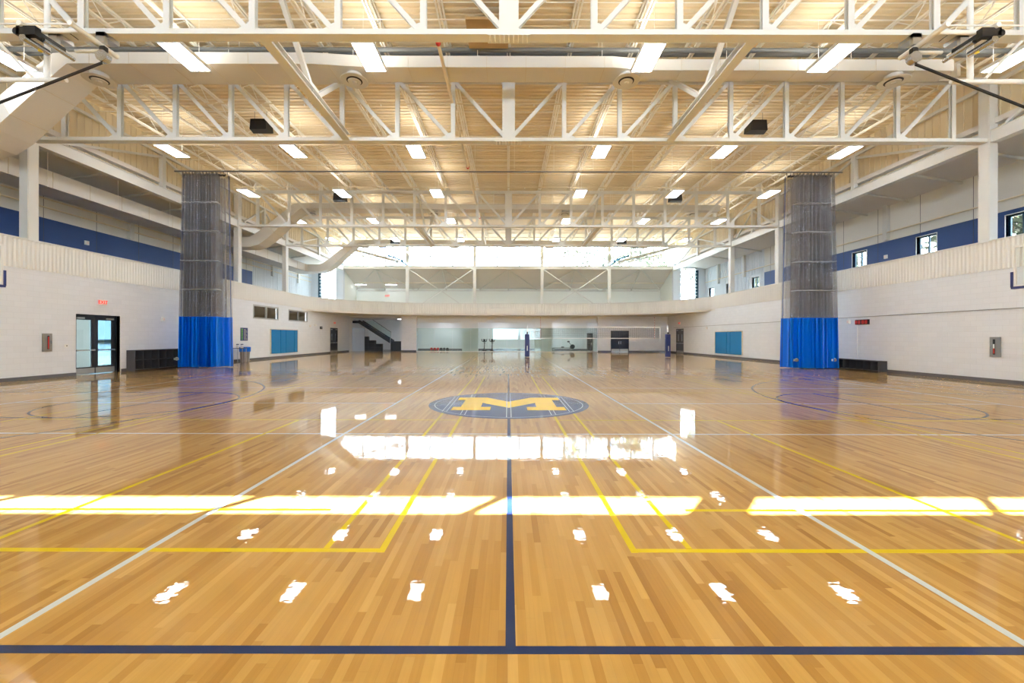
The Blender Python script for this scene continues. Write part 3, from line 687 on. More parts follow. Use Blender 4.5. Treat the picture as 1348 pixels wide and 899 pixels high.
rown = ['nearest row, before the second truss', 'second row, behind the second truss', 'third row, above the third truss chord', 'fourth row, through the third truss', 'fifth row, through the fourth truss', 'sixth row, by the high windows']
ln = ['leftmost', 'second from left', 'left of centre', 'right of centre', 'second from right', 'rightmost']
for y, rn in zip(LYS, rown):
    for x, l in zip(LX, ln):
        z = 9.9 if y > 0 else 10.3
        lab = 'bright rectangular ceiling light, %s, %s' % (l, rn)
        if f0 is None: f0 = fixture((x, y, 9.9), lab)
        else: dup(f0, (x, y, 9.9), label=lab)
# black ceiling speakers
for x, y, l in ((-10.3, 17.2, 'left, behind the second truss'), (10.3, 17.2, 'right, behind the second truss'), (-10.6, 26.0, 'left, beside a third row light'), (10.5, 26.0, 'right, beside a third row light'), (10.4, 37.8, 'right, far beyond the fourth truss'), (-10.4, 37.8, 'left, far beyond the fourth truss')):
    t = thing('ceiling_speaker', 'black boxy loudspeaker hanging from the ceiling, ' + l, 'speaker', (x, y, 10.3), 0, 'hanging black loudspeakers')
    MB().prism([(-.34, -.2), (.34, -.2), (.42, .2), (-.42, .2)], lambda a, b: (a, b, -.2), lambda a, b: (a * .9, b, .22)).build('cabinet', M['black'], t)
    MB().box(-.3, .3, -.215, -.2, -.16, .12).build('grille', M['darkin'], t)
    MB().tube((-.25, 0, .22), (-.25, 0, .62), .008, 5).tube((.25, 0, .22), (.25, 0, .62), .008, 5).box(-.3, .3, -.02, .02, .2, .24).build('hanging_bracket', M['black'], t)

# ------------------------------------------------------------------ divider curtains
tr = thing('curtain_track', 'thin dark curtain track spanning the hall above both curtains', 'track', (0, 21.2, 10.0))
MB().box(-17.1, 17.1, -.025, .025, 0, .06).build('rail', M['greypipe'], tr)
hm = MB().tube((0, 0, .06), (0, 0, 1.45), .01, 5).mesh('hanger_rod', M['joist'])
for k in range(-8, 9): link('hanger_rod', hm, tr, (k * 2.02 + .3, 0, 0))
def foldpath(w, n, amp, seed):
    rnd = random.Random(seed); pts = []; u = [-1 + 2 * i / (n * 10) for i in range(n * 10 + 1)]
    xs = [0.0]
    return u
def curtain(xc, flip, nfold, seed, lab):
    rnd = random.Random(seed)
    t = thing('divider_curtain', lab, 'curtain', (xc, 21.2, .04), 0, 'gathered divider curtains')
    # two hanging layers: a gathered, folded one and a flatter one behind
    N = nfold * 12; wd = [rnd.uniform(.55, 1.5) for _ in range(60)]; ph = [rnd.uniform(-.5, .5) for _ in range(40)]; am = [rnd.uniform(.6, 1.15) for _ in range(40)]
    def layer(x0, x1, nf, amp, yoff, z0, z1, seedk, loop=.0):
        mb = MB(); n = nf * 12; zs = [z0 + (z1 - z0) * k / 14 for k in range(15)]; vs = []
        for z in zs:
            tz = (z / 9.8)
            sp = 1.0 + .155 * (1 - tz)
            for i in range(n + 1):
                u = i / n; a = 2 * PI * nf * u; j = int(u * nf) % 40
                tot = sum(wd[(q + seedk) % 60] for q in range(nf)); jj = min(int(u * nf), nf - 1); cu = (sum(wd[(q + seedk) % 60] for q in range(jj)) + (u * nf - jj) * wd[(jj + seedk) % 60]) / tot
                x = x0 + (x1 - x0) * cu; x = x * sp * .87
                x += loop * math.sin(2 * a + ph[(j + seedk) % 40]) * .05
                yy = yoff + amp * am[(j + seedk) % 40] * (lambda v: math.copysign(abs(v) ** 1.5, v))(1) * math.sin(a + ph[(j + seedk) % 40] + .4 * (1 - tz) * math.sin(3 * u + seedk)) * (1.15 - .35 * tz)
                vs.append((x, yy, z))
        m = n + 1
        fs = [(r * m + i, r * m + i + 1, (r + 1) * m + i + 1, (r + 1) * m + i) for r in range(14) for i in range(n)]
        mb.add(vs, fs); return mb
    Z0, ZM, ZC = 0.0, 2.53, 9.8
    for (z0, z1, nm, m) in ((ZM, ZC, 'mesh_upper', M['mesh']), (Z0, ZM, 'vinyl_skirt', M['vinyl'])):
        a = layer(-1.32, 1.32, 6, .14, .2, z0, z1, 3); b = layer(-1.0 if flip > 0 else -1.05, 1.15 if flip > 0 else 1.0, nfold - 3, .3, -.2, z0, z1, 0, .9)
        c = layer(-.95, .9, nfold - 5, .12, .45, z0, z1, 9, .3)
        for k in (b, c): a.add(k.v, k.f)
        a.build(nm, m, t, True)
    st = MB()
    for z in (3.9, 5.35, 6.85, 8.3):
        b = layer(-1.0 if flip > 0 else -1.05, 1.15 if flip > 0 else 1.0, nfold - 3, .3, -.208, z, z + .025, 0, .9); st.add(b.v, b.f)
    st.build('seam_stitching', M['stitch'], t)
    hm = layer(-1.28, 1.28, nfold, .13, 0, 9.74, 9.84, 0, .4); hm.build('top_hem', M['darkin'], t)
    e = MB()
    for s in (-1, 1): e.bar((s * 1.33, .1, 0), (s * 1.16, .1, 9.8), .02, .03)
    e.build('side_hem', M['navyband'], t)
    for s in ((-1,) if flip < 0 else (-1, 1)):
        MB().lathe([(.0, 0), (.09, 0), (.09, .012), (0.0, .012)], (s * .95 - .05, -.53, .42), 14, 'y').box(s * .95 - .2, s * .95 + .05, -.53, -.518, .36, .46).build('maker_patch', M['white'], t, label='small white patch near the hem')
    hk = MB().tube((0, 0, 9.8), (0, 0, 9.96), .012, 5).mesh('track_hook', M['black'])
    for i in range(14): link('track_hook', hk, t, (-1.15 + 2.3 * i / 13, 0, 0))
    MB().box(-.2, .3, -.1, .1, -.03, .02).build('bottom_weight', M['white'], t)
    return t
curtain(-15.55, -1, 15, 3, 'gathered grey mesh curtain with blue vinyl skirt on the left')
curtain(15.4, 1, 13, 11, 'gathered grey mesh curtain with blue vinyl skirt on the right')

# ------------------------------------------------------------------ wall items
def wallbox(mb, s, y0, y1, z0, z1, d0, d1):   # box standing off the side wall from d0 to d1
    mb.box(s * (WX - d0), s * (WX - d1), y0, y1, z0, z1); return mb
def door_double(s, y0, y1, H, dx, n, glass=True):
    o = MB(); x = s * (WX + dx); f = .06
    o.box(x - .06, x + .06, y0, y0 + f, 0, H).box(x - .06, x + .06, y1 - f, y1, 0, H).box(x - .06, x + .06, y0 + f, y1 - f, H - f, H)
    fr = o.build('door_%d' % n, M['doorblk']); fr['kind'] = 'structure'
    ym = (y0 + y1) / 2; ti = x - s * .035
    for a, b, hin in ((y0 + f, ym - .005, 0), (ym + .005, y1 - f, 1)):
        l = MB(); st = .13; k = (x - .022, x + .022)
        if glass:
            l.box(*k, a, a + st, 0.02, H - f).box(*k, b - st, b, .02, H - f).box(*k, a + st, b - st, H - f - .16, H - f).box(*k, a + st, b - st, .02, .3)
            lf = l.build('door_leaf', M['doorblk'], fr); MB().box(x - .004, x + .004, a + st, b - st, .3, H - f - .16).build('glass_pane', M['bluglass'], lf)
        else:
            l.box(*k, a, b, .0, H - f); lf = l.build('door_leaf', M['doorblk'], fr)
            c = (a + b) / 2; MB().box(x - .026, x + .026, c - .07, c + .07, 1.2, 1.9).build('vision_panel', M['chrome'], lf)
        xi = x - s * .03
        MB().box(xi, xi - s * .01, a + .02, b - .02, .03, .26).build('kick_plate', M['alu'] if glass else M['silver'], lf)
        MB().box(xi - s * .05, xi - s * .09, a + .06, b - .06, .97, 1.02).box(xi, xi - s * .05, a + .06, a + .14, .96, 1.03).box(xi, xi - s * .05, b - .14, b - .06, .96, 1.03).build('push_bar', M['chrome'] if glass else M['alu'], lf)
        MB().box(xi, xi - s * .06, b - .4 if hin else a + .1, b - .1 if hin else a + .4, H - f - .13, H - f - .06).build('door_closer', M['alu'], lf)
    return fr
door_double(-1, LD[0], LD[1], 2.47, .2, 1)
door_double(-1, 40.0, 41.75, 2.45, .06, 2, False)
door_double(1, 40.6, 42.4, 2.45, .06, 3, False)
struct('trim_door_jamb', MB().box(-WX - .3, -WX + .004, LD[1], LD[1] + .05, 0, 2.5), M['whitewall'])
# far double door (in the far right wall)
fr = MB().box(11.07, 11.13, YF + .02, YF + .12, 0, 2.3).box(12.98, 13.04, YF + .02, YF + .12, 0, 2.3).box(11.13, 12.98, YF + .02, YF + .12, 2.24, 2.3).build('door_4', M['doorblk']); fr['kind'] = 'structure'
M['navydoor'] = mat('navy door paint', (38, 44, 62), .35)
for a, b in ((11.13, 12.05), (12.06, 12.98)):
    l = MB().box(a, b, YF + .04, YF + .09, .02, 2.24).build('door_leaf', M['navydoor'], fr)
    MB().box(a + .02, b - .02, YF + .025, YF + .04, .03, .32).build('kick_plate', M['alu'], l)
    q = b - .1 if a < 11.5 else a + .1; MB().box(q - .03, q + .03, YF + .01, YF + .04, .85, 1.15).build('pull_handle', M['chrome'], l)
# vestibule beyond the left door
pl0 = thing('panel_light', 'added fill light panel in the vestibule ceiling nearer the camera', 'ceiling light', (-19.2, 16.2, 2.9), 0, 'added fill panels of the vestibule')  # unseen fill lamp, added to brighten the wall behind the door glass
MB().box(-.62, .62, -.32, .32, -.05, 0).build('housing', M['white'], pl0); MB().box(-.58, .58, -.28, .28, -.058, -.05).build('lamp_lens', M['softlens'], pl0)
struct('floor_vestibule', MB().box(-OX, -WX - .2, 14.0, 26, -.1, -.002), M['greyfloor']); struct('ceiling_vestibule', MB().box(-OX, -WX - .3, 14.0, 26, 2.9, 3.0), M['soffit'])
mb = MB().box(-OX - .2, -OX, 14, 20.7, 0, 2.9).box(-OX - .2, -OX, 20.7, 26, 2.6, 2.9).box(-OX, -WX - .3, 13.8, 14, 0, 2.9).box(-OX, -WX - .3, 26, 26.2, 0, 2.9); struct('wall_vestibule', mb, M['upwall'])
window('w', -OX - .15, -OX - .05, 20.7, 26, 0.02, 2.6, M['doorblk'], M['tintglass'], 'x', 3, 1, .07)
dup(pl0, (-19.2, 19.0, 2.9), label='added fill light panel in the vestibule beyond the left double door')
# parked car outside
t = thing('parked_car', 'pale silver parked car seen through the glass of the left double door', 'car', (-36.5, 37.5, -.1), .78)
body = [(-2.2, .3), (-2.2, .75), (-1.9, .92), (-1.2, .98), (-.6, 1.42), (.7, 1.45), (1.4, 1.02), (2.1, .95), (2.25, .7), (2.25, .3)]
MB().prism(body, lambda x, z: (x, -.85, z), lambda x, z: (x, .85, z)).build('body', M['carpaint'], t)
MB().prism([(-1.1, 1.0), (-.55, 1.38), (.62, 1.4), (1.2, 1.02)], lambda x, z: (x, -.87, z), lambda x, z: (x, .87, z)).build('side_window', M['darkin'], t)
MB().prism([(-1.22, 1.0), (-.62, 1.4), (-.6, 1.38), (-1.2, .97)], lambda x, z: (x - .02, -.75, z), lambda x, z: (x - .02, .75, z)).build('windscreen', M['darkin'], t)
for x in (-1.4, 1.4):
    for y in (-.8, .8): MB().lathe([(.32, -.1), (.32, .1)], (x, y, .32), 20, 'y').build('wheel', M['tyre'], t)
for y in (-.6, .6): MB().box(-2.23, -2.19, y - .18, y + .18, .62, .78).build('headlight', M['white'], t)
# blinds windows on the left wall
for i, (a, b, z0, z1) in enumerate(LW):
    o = window('w', -WX - .08, -WX + .0, a, b, z0, z1, M['alu'], M['glass'], 'x', 1, 0, .09, .1)
    mb = MB(); z = z0 + .1
    while z < z1 - .1: mb.bar((-WX - .16, a + .1, z), (-WX - .16, b - .1, z), .05, .012, (.3, 0, 1)); z += .055
    mb.box(-WX - .2, -WX - .19, a + .05, b - .05, z0 + .05, z1 - .05)
    mb.build('window_blind', M['blind'], o)
# padded panels
def pads(s, y0, y1, z0, z1, splits, lab):
    t = thing('wall_pad', lab, 'wall pad', (s * WX, y0, z0), 0)
    e = [y0] + splits + [y1]
    for a, b in zip(e[:-1], e[1:]):
        x0, x1 = -s * .0, -s * .06
        mb = MB(); d = .02; A = a - y0 + .008; B = b - y0 - .008; h = z1 - z0
        mb.add([(x0, A, 0), (x0, B, 0), (x0, B, h), (x0, A, h), (x1, A + d, d), (x1, B - d, d), (x1, B - d, h - d), (x1, A + d, h - d)], [(0, 1, 2, 3), (7, 6, 5, 4), (0, 4, 5, 1), (1, 5, 6, 2), (2, 6, 7, 3), (3, 7, 4, 0)])
        mb.build('pad_panel', M['padblue'], t)
    MB().box(0, -s * .07, -.04, 0, 0, z1 - z0 + .04).box(0, -s * .07, y1 - y0, y1 - y0 + .04, 0, z1 - z0 + .04).box(0, -s * .07, 0, y1 - y0, z1 - z0, z1 - z0 + .04).build('edge_frame', M['seam'], t)
pads(-1, 29.95, 33.7, .33, 2.1, [31.2, 31.95, 33.2], 'blue padded panels on the left wall below two windows')
pads(1, 30.4, 34.3, .28, 2.03, [32.0, 32.5], 'blue padded panels on the right wall')
# fire extinguisher cabinets
for s, y0, y1, z0, z1, l in ((-1, 15.27, 15.57, 1.0, 1.67, 'silver fire extinguisher cabinet on the left wall beside the double door'), (1, 14.44, 14.75, .9, 1.6, 'silver fire extinguisher cabinet on the right wall')):
    t = thing('extinguisher_cabinet', l, 'fire cabinet', (s * WX, (y0 + y1) / 2, z0))
    w_ = (y1 - y0) / 2; h = z1 - z0
    MB().box(0, -s * .05, -w_, w_, 0, h).build('cabinet_door', M['silver'], t)
    MB().box(-s * .05, -s * .056, -.015, .055, .08, h - .08).build('slot_window', M['darkin'], t)
    if s < 0: MB().box(-s * .056, -s * .06, .0, .04, .1, h - .12).build('red_lettering', M['red'], t)
    else:
        MB().box(-s * .056, -s * .06, 0, .04, .12, .3).build('extinguisher', M['red'], t, label='red strip of extinguisher'); MB().box(-s * .056, -s * .06, 0, .045, .3, .45).build('tag_label', M['white'], t)
    MB().box(-s * .05, -s * .07, w_ - .05, w_ - .03, .3, .4).build('latch', M['chrome'], t)
# exit signs
def exit_sign(loc, rz, lab, sc=1):
    t = thing('exit_sign', lab, 'exit sign', loc, rz)
    MB().box(-.18 * sc, .18 * sc, -.0, .06, -.11 * sc, .11 * sc).build('sign_box', M['exitwhite'], t)
    o = txt('exit_letters', 'EXIT', .2 * sc, M['exitred'], t, (0, -.006, 0), (PI / 2, 0, 0)); return t
exit_sign((-WX + .07, 17.5, 3.0), PI / 2, 'red EXIT sign on the left wall above the near double door')
exit_sign((-WX + .07, 40.9, 2.95), PI / 2, 'red EXIT sign above the far left door')
exit_sign((WX - .07, 41.5, 3.0), -PI / 2, 'red EXIT sign above the far right door')
exit_sign((-13.9, 47.6, 6.3), 0, 'red EXIT sign on the far upper wall behind the parapet', 1.3)
# small devices
for s, y, z, l in ((-1, 16.1, 1.2, 'small white thermostat on the left wall beside the double door'), (1, 41.0 + 1.9, 1.3, 'small switch plate beside the far right door')):
    t = thing('wall_switch', l, 'switch', (s * WX, y, z)); MB().box(0, -s * .02, -.06, .06, -.06, .06).build('plate', M['white'], t); MB().box(-s * .02, -s * .028, -.0, .03, -.02, .02).build('display', M['darkin'], t)
for s, y, z, l in ((-1, 20.6, 2.43, 'white alarm strobe on the left wall beside the curtain'), (1, 20.9, 2.37, 'white alarm box on the right wall beside the curtain'), (-1, 35.9, 2.5, 'white alarm strobe below the far blinds window'), (1, 35.8, 2.4, 'white alarm strobe above the right blue pads'), (-1, 20.5, 6.2, 'small white speaker on the left blue track wall'), (1, 22.9, 6.05, 'small white speaker on the right blue track wall between windows')):
    x = s * (WX if z < 4 else OX)
    t = thing('alarm_device', l, 'alarm', (x, y, z)); MB().box(0, -s * .05, -.1, .1, -.1, .1).build('housing', M['white'], t); MB().box(-s * .05, -s * .08, -.04, .04, -.05, .05).build('lens', M['exitwhite'], t)
    if z < 4: MB().tube((-s * .02, 0, .1), (-s * .02, 0, .2), .012, 6).build('conduit', M['white'], t)
tag(MB().tube((WX - .02, YB + .2, 2.58), (WX - .02, 43, 2.58), .014, 6).build('wall_conduit', M['silver']), 'thin conduit running along the whole right block wall', 'conduit')
t = thing('led_clock', 'black display with red digits on the right wall', 'display', (WX, 20.08, 2.33))
MB().box(0, -.06, -.38, .38, -.12, .12).build('case', M['black'], t)
mb = MB()
for i in range(4):
    y = -.3 + i * .18 + (.03 if i > 1 else 0); 
    for a in (0, .09): mb.box(-.06, -.068, y + a, y + a + .02, -.08, .08)
    for a in (-.08, -.01, .06): mb.box(-.06, -.068, y, y + .11, a, a + .02)
mb.build('digits', M['led'], t); MB().tube((-.02, .3, -.12), (-.02, .3, -1.85), .013, 6).build('conduit', M['white'], t)
t = thing('wall_control', 'small black control box high on the far left wall before the door', 'control box', (-WX, 38.0, 2.4)); MB().box(0, .06, -.2, .2, -.12, .12).build('case', M['black'], t); MB().box(.06, .065, -.13, .13, -.04, .04).build('face', M['silver'], t); MB().tube((.02, 0, -.12), (.02, 0, -2.2), .013, 6).build('conduit', M['white'], t)
t = thing('wall_poster', 'navy notice poster with green edge on the left wall behind the curtain', 'poster', (-WX, 26.95, 1.73)); MB().box(0, .02, -.36, .36, -.42, .42).build('board', M['navypad'], t)
mb = MB()
for i in range(6): mb.box(.02, .024, -.3, -.16, -.36 + i * .125, -.27 + i * .125)
mb.build('green_blocks', M['green'], t); mb = MB()
for i in range(9): mb.box(.02, .024, -.05, .3 - (i % 3) * .06, -.35 + i * .08, -.32 + i * .08)
mb.build('text_lines', M['seam'], t)
t = thing('wall_conduit', 'small wall conduit run with boxes below the far blinds window', 'conduit', (-WX, 36.4, 2.62)); MB().tube((.02, -.9, 0), (.02, 1.6, 0), .014, 6).tube((.02, -.2, 0), (.02, -.2, .3), .014, 6).build('conduit', M['white'], t); MB().box(0, .08, .3, .6, -.09, .09).build('box', M['white'], t)

# cubby shelves
def cubby(s, y0, n, rows, cell, lab):
    D = .43; H = rows * cell + .06 + (.05); t = thing('cubby_shelf', lab, 'cubby shelf', (s * WX, y0, 0)); L = n * cell + .02
    a = -s * .03; b = -s * D
    MB().box(a, b, 0, .02, 0, H).build('end_panel', M['darkgrey'], t); MB().box(a, b, L, L + .02, 0, H).build('end_panel', M['darkgrey'], t)
    MB().box(a, b, .02, L, H - .025, H).build('top_panel', M['darkgrey'], t); MB().box(a, a - s * .012, .02, L, .05, H - .025).build('back_panel', M['darkin'], t)
    MB().box(a, b + s * .03, .02, L, 0, .05).build('plinth', M['darkin'], t)
    for r in range(rows): MB().box(a - s * .012, b, .02, L, .05 + r * cell, .07 + r * cell).build('shelf', M['darkgrey'], t)
    dm = MB().box(a - s * .012, b, -.01, .01, .07, H - .025).mesh('divider', M['darkgrey'])
    for k in range(1, n): link('divider', dm, t, (0, .01 + k * cell, 0))
cubby(-1, 18.62, 9, 2, .42, 'dark two-row cubby shelf along the left wall beside the door')
cubby(1, 18.75, 9, 1, .40, 'low dark one-row cubby shelf along the right wall')
# waste bin + wipes
t = thing('waste_bin', 'grey bin with bright blue liner behind the left curtain', 'bin', (-16.72, 26.3, 0))
MB().lathe([(.24, 0), (.29, .82), (.31, .84), (.31, .88), (.28, .88)], (0, 0, 0), 24).build('barrel', M['silver'], t, True)
MB().lathe([(.315, .62), (.325, .9), (.3, .92), (.29, .86)], (0, 0, 0), 24).build('liner', M['vinyl'], t, True, 'blue plastic liner')
t = thing('side_stand', 'small grey stand holding white tubs behind the left curtain', 'stand', (-16.55, 25.55, 0))
MB().box(-.3, .3, -.22, .22, .84, .87).build('top', M['darkgrey'], t)
for x in (-.27, .27):
    for y in (-.19, .19): MB().tube((x, y, 0), (x, y, .84), .015, 6).build('leg', M['alu'], t)
for i, x in enumerate((-.15, .12)):
    q = thing('wipes_tub', ('white tub with dark lid on the small stand, ' + ('nearer the wall', 'nearer the court')[i]), 'tub', (-16.55 + x, 25.55, .871)); MB().lathe([(.08, 0), (.08, .2)], (0, 0, 0), 16).build('tub', M['white'], q, True); MB().lathe([(.082, .2), (.07, .25)], (0, 0, 0), 16).build('lid', M['navypad'], q, True)

# ------------------------------------------------------------------ basketball backstops
HOOPS = {}
def backstop(s, y, lab, full=True):
    t = thing('basketball_hoop', lab, 'basketball hoop', (s * 13.05, y, 0)); HOOPS[s] = t
    x0 = 0; W = .92; z0, z1 = 2.87, 3.94
    MB().box(0, s * .03, -W, W, z0, z1).build('glass_board', M['glass'], t)
    MB().box(-s * .01, s * .04, -W, -W + .05, z0, z1).box(-s * .01, s * .04, W - .05, W, z0, z1).box(-s * .01, s * .04, -W + .05, W - .05, z1 - .05, z1).box(-s * .01, s * .04, -W + .05, W - .05, z0, z0 + .05).build('board_frame', M['white'], t)
    MB().box(-s * .03, s * .07, -W - .03, W + .03, z0 - .04, z0 + .02).box(-s * .03, s * .07, -W - .04, -W + .01, z0, z0 + .4).box(-s * .03, s * .07, W - .01, W + .04, z0, z0 + .4).build('edge_padding', M['navypad'], t, label='navy edge padding')
    mb = MB(); n = 24; c = (-s * .38, 0, 3.05)
    p = [(c[0] + .23 * math.cos(2 * PI * i / n), .23 * math.sin(2 * PI * i / n), 3.05) for i in range(n + 1)]; mb.path(p, .01, 6).box(-s * .02, -s * .16, -.05, .05, 3.0, 3.05); mb.build('rim', M['red'], t, True, 'orange rim')
    nt_ = MB()
    for i in range(12):
        a0 = 2 * PI * i / 12; a1 = a0 + PI / 6; a2 = a0 - PI / 6
        for a in (a1, a2): nt_.tube((c[0] + .22 * math.cos(a0), .22 * math.sin(a0), 3.04), (c[0] + .13 * math.cos(a), .13 * math.sin(a), 2.65), .004, 4)
    nt_.build('net', M['white'], t)
    MB().tube((s * .35, -.6, 3.3), (s * .35, -.6, 7.6), .05, 10).tube((s * .35, .6, 3.3), (s * .35, .6, 7.6), .05, 10).tube((s * .35, -.6, 3.4), (s * .35, .6, 3.4), .04, 8).tube((s * .35, -.6, 5.6), (s * .35, .6, 5.6), .04, 8).tube((s * .03, -.4, 3.4), (s * .35, -.4, 3.4), .03, 8).tube((s * .03, .4, 3.4), (s * .35, .4, 3.4), .03, 8).build('mast', M['white'], t, True)
    # ceiling frame
    fx = s * (10.9 - 13.05)
    MB().tube((s * (-2.6), 0, 7.62), (s * .5, 0, 7.62), .055, 10).tube((fx, 0, 7.62), (fx, 0, 8.65), .06, 10).tube((fx, 0, 8.7), (fx, 0, DECK), .06, 10).build('hanger_frame', M['white'], t, True)
    MB().tube((fx + s * .35, 0, 7.68), (fx + s * 1.35, .1, 8.66), .035, 8).build('back_stay', M['white'], t, True)
    return t
HY = YC
for s, nm in ((-1, 'left'), (1, 'right')): backstop(s, HY, 'glass basketball backboard with navy padding at the %s end of the near court' % nm)
# hoist carriage: pipes, winch, pulley, strap
def hoist(s, nm):
    t = HOOPS[s]; n0 = set(t.children)
    P0 = lambda px, z, Y: None
    zt = 8.35
    xa, xb = s * 10.6, s * 9.5
    MB().tube((xa, 8.95, zt), (xa, 9.98, zt), .055, 12).build('pipe', M['white'], t, True); MB().tube((xb, 8.95, zt), (xb, 10.05, zt), .055, 12).build('pipe', M['white'], t, True)
    MB().tube((xb + s * .05, 9.2, zt), (xa + s * .05, 9.2, zt), .05, 12).build('cross_pipe', M['white'], t, True); MB().tube((xb - s * .3 + s * .4, 9.85, zt), (xa - s * .3, 9.85, zt), .04, 12).build('cross_pipe', M['white'], t, True)
    for x in (xa, xb): MB().box(x - .1, x + .1, 9.62, 9.7, zt + .04, ZB - .0).box(x - .1, x + .1, 9.62, 10.0, zt + .2, ZB - .0).build('clamp', M['alu'], t)
    MB().box(xa - s * .28, xa - s * .1, 9.05, 9.65, zt - .17, zt - .08).box(xa - s * .3, xa + s * .12, 9.0, 9.12, zt - .22, zt - .03).build('winch_frame', M['black'], t)
    MB().tube((xa - s * .02, 9.0, zt - .28), (xa - s * .02, 9.5, zt - .28), .075, 16).tube((xa - s * .25, 9.2, zt - .2), (xa - s * .25, 9.85, zt - .2), .05, 12).build('winch_motor', M['chrome'], t, True)
    MB().tube((xa + s * .12, 9.0, zt - .14), (xa + s * .12, 9.22, zt - .14), .08, 14).build('motor_cap', M['black'], t, True)
    MB().box(xa - s * .02, xa - s * .08, 9.3, 9.36, zt - .372, zt - .352).build('warning_mark', M['yellow'], t)
    MB().tube((xb - s * .06, 9.58, zt - .27), (xb - s * .06, 9.72, zt - .27), .13, 20).build('pulley', M['chrome'], t, True)
    MB().box(xb - s * .12, xb, 9.6, 9.7, zt - .16, zt - .04).build('pulley_bracket', M['black'], t)
    MB().bar((xb - s * .02, 9.65, zt - .41), (s * 13.3, 9.75, 6.55), .05, .03, (0, 1, 0)).build('strap', M['black'], t)
    mb = MB(); p = [(xa - s * (.1 + .5 * k / 8), 9.3 + .04 * k, zt + .1 + .14 * math.sin(PI * k / 8)) for k in range(9)]; mb.path(p, .008, 5).build('cable_loop', M['black'], t)
    MB().tube((xb + s * .15, 9.15, zt + .12), (xa + s * 5, 9.15, zt + .12), .018, 6).build('conduit', M['white'], t, True)
    for c in t.children:
        if c not in n0: c.location = -t.location
hoist(-1, 'left'); hoist(1, 'right')
# far backstops folded up
for s, nm in ((-1, 'left'), (1, 'right')):
    t = thing('folded_hoop', 'basketball hoop folded up against the ceiling, far %s, by the high windows' % nm, 'basketball hoop', (0, 0, 0), 0, 'folded hoops by the high windows')
    y = 40.0
    MB().tube((s * 16.2, y, 10.35), (s * 10.6, y, 8.85), .13, 10).tube((s * 15.9, y + .5, 9.9), (s * 10.6, y + .3, 8.7), .06, 8).build('mast', M['white'], t, True)
    MB().prism([(8.95, 9.35), (10.4, 8.72), (10.42, 8.78), (8.97, 9.42)], lambda x, z: (s * (x + .3), y - .9, z), lambda x, z: (s * (x + .3), y + .9, z)).build('board', M['glass'], t)
    MB().bar((s * 10.2, y - .93, 8.85), (s * 11.6 - s * .2, y - .93, 9.3), .12, .2, (0, 1, 0)).bar((s * 10.05, y - .93, 8.76), (s * 10.05, y + .93, 8.76), .2, .22).build('edge_padding', M['padblue'], t, label='blue padding')
    MB().tube((s * 13.7, y, 9.9), (s * 13.7, y, 11.2), .03, 8).tube((s * 11.8, y, 9.4), (s * 11.8, y, 11.2), .012, 6).build('hanger', M['white'], t, True)
    MB().box(s * 11.9, s * 12.5, y - .15, y + .15, 10.2, 10.45).build('winch', M['navypad'] if s < 0 else M['black'], t)

# ------------------------------------------------------------------ volleyball net
VY = 32.7; VX0, VX1 = 1.5, 12.6
for x, l in ((VX0, 'left'), (VX1, 'right')):
    t = thing('volleyball_post', 'white volleyball post in navy padding, at the %s end of the net' % l, 'post', (x, VY, 0))
    MB().lathe([(.06, 0), (.05, .02), (.05, 2.5), (.04, 2.52)], (0, 0, 0), 14).build('pole', M['white'], t, True)
    MB().prism([(-.17, -.16), (.17, -.16), (.19, 0), (.17, .16), (-.17, .16), (-.19, 0)], lambda a, b: (a, b, .04), lambda a, b: (a * .92, b, 1.82)).build('pad', M['navypad'], t)
    MB().box(-.03, .03, -.172, -.16, .5, .9).build('pad_lettering', M['white'], t)
    MB().lathe([(.2, 0), (.2, .025)], (0, 0, 0), 20).build('floor_plate', M['alu'], t)
    MB().box(-.06, .06, -.1, -.05, 1.84, 1.98).build('net_winch', M['black'], t)
t = thing('volleyball_net', 'volleyball net with white tapes stretched between the two padded posts', 'net', ((VX0 + VX1) / 2, VY, 0))
h = 4.95; z0, z1 = 1.47, 2.42
MB().box(-h, h, -.012, .012, z1 - .09, z1).build('top_tape', M['white'], t); MB().box(-h, h, -.008, .008, z0, z0 + .05).build('bottom_tape', M['white'], t)
for s in (-1, 1): MB().box(s * h - .03, s * h + .03, -.012, .012, z0, z1).build('side_tape', M['white'], t)
mb = MB(); k = -h
while k < h: mb.box(k - .006, k + .006, -.003, .003, z0 + .05, z1 - .07); k += .1
for j in range(1, 9): mb.box(-h, h, -.003, .003, z0 + .05 + j * .094, z0 + .062 + j * .094)
mb.build('net_mesh', M['netcord'], t)
mb = MB()
for s in (-1, 1):
    for z in (z0 + .02, z1 - .03, z1 - .35): mb.tube((s * h, 0, z), (s * 5.5, 0, z + (.05 if z > 2.2 else 0)), .008, 5)
mb.build('tension_cords', M['white'], t)
for s in (-1, 1):
    a = MB().tube((s * 4.5, -.02, z0), (s * 4.5, -.02, z1 + .8), .012, 8).build('antenna', M['white'], t, True)
    mb = MB()
    for j in range(9): mb.tube((s * 4.5, -.02, z0 + .1 * (2 * j)), (s * 4.5, -.02, z0 + .1 * (2 * j + 1)), .0135, 8)
    mb.build('red_bands', M['red'], a)

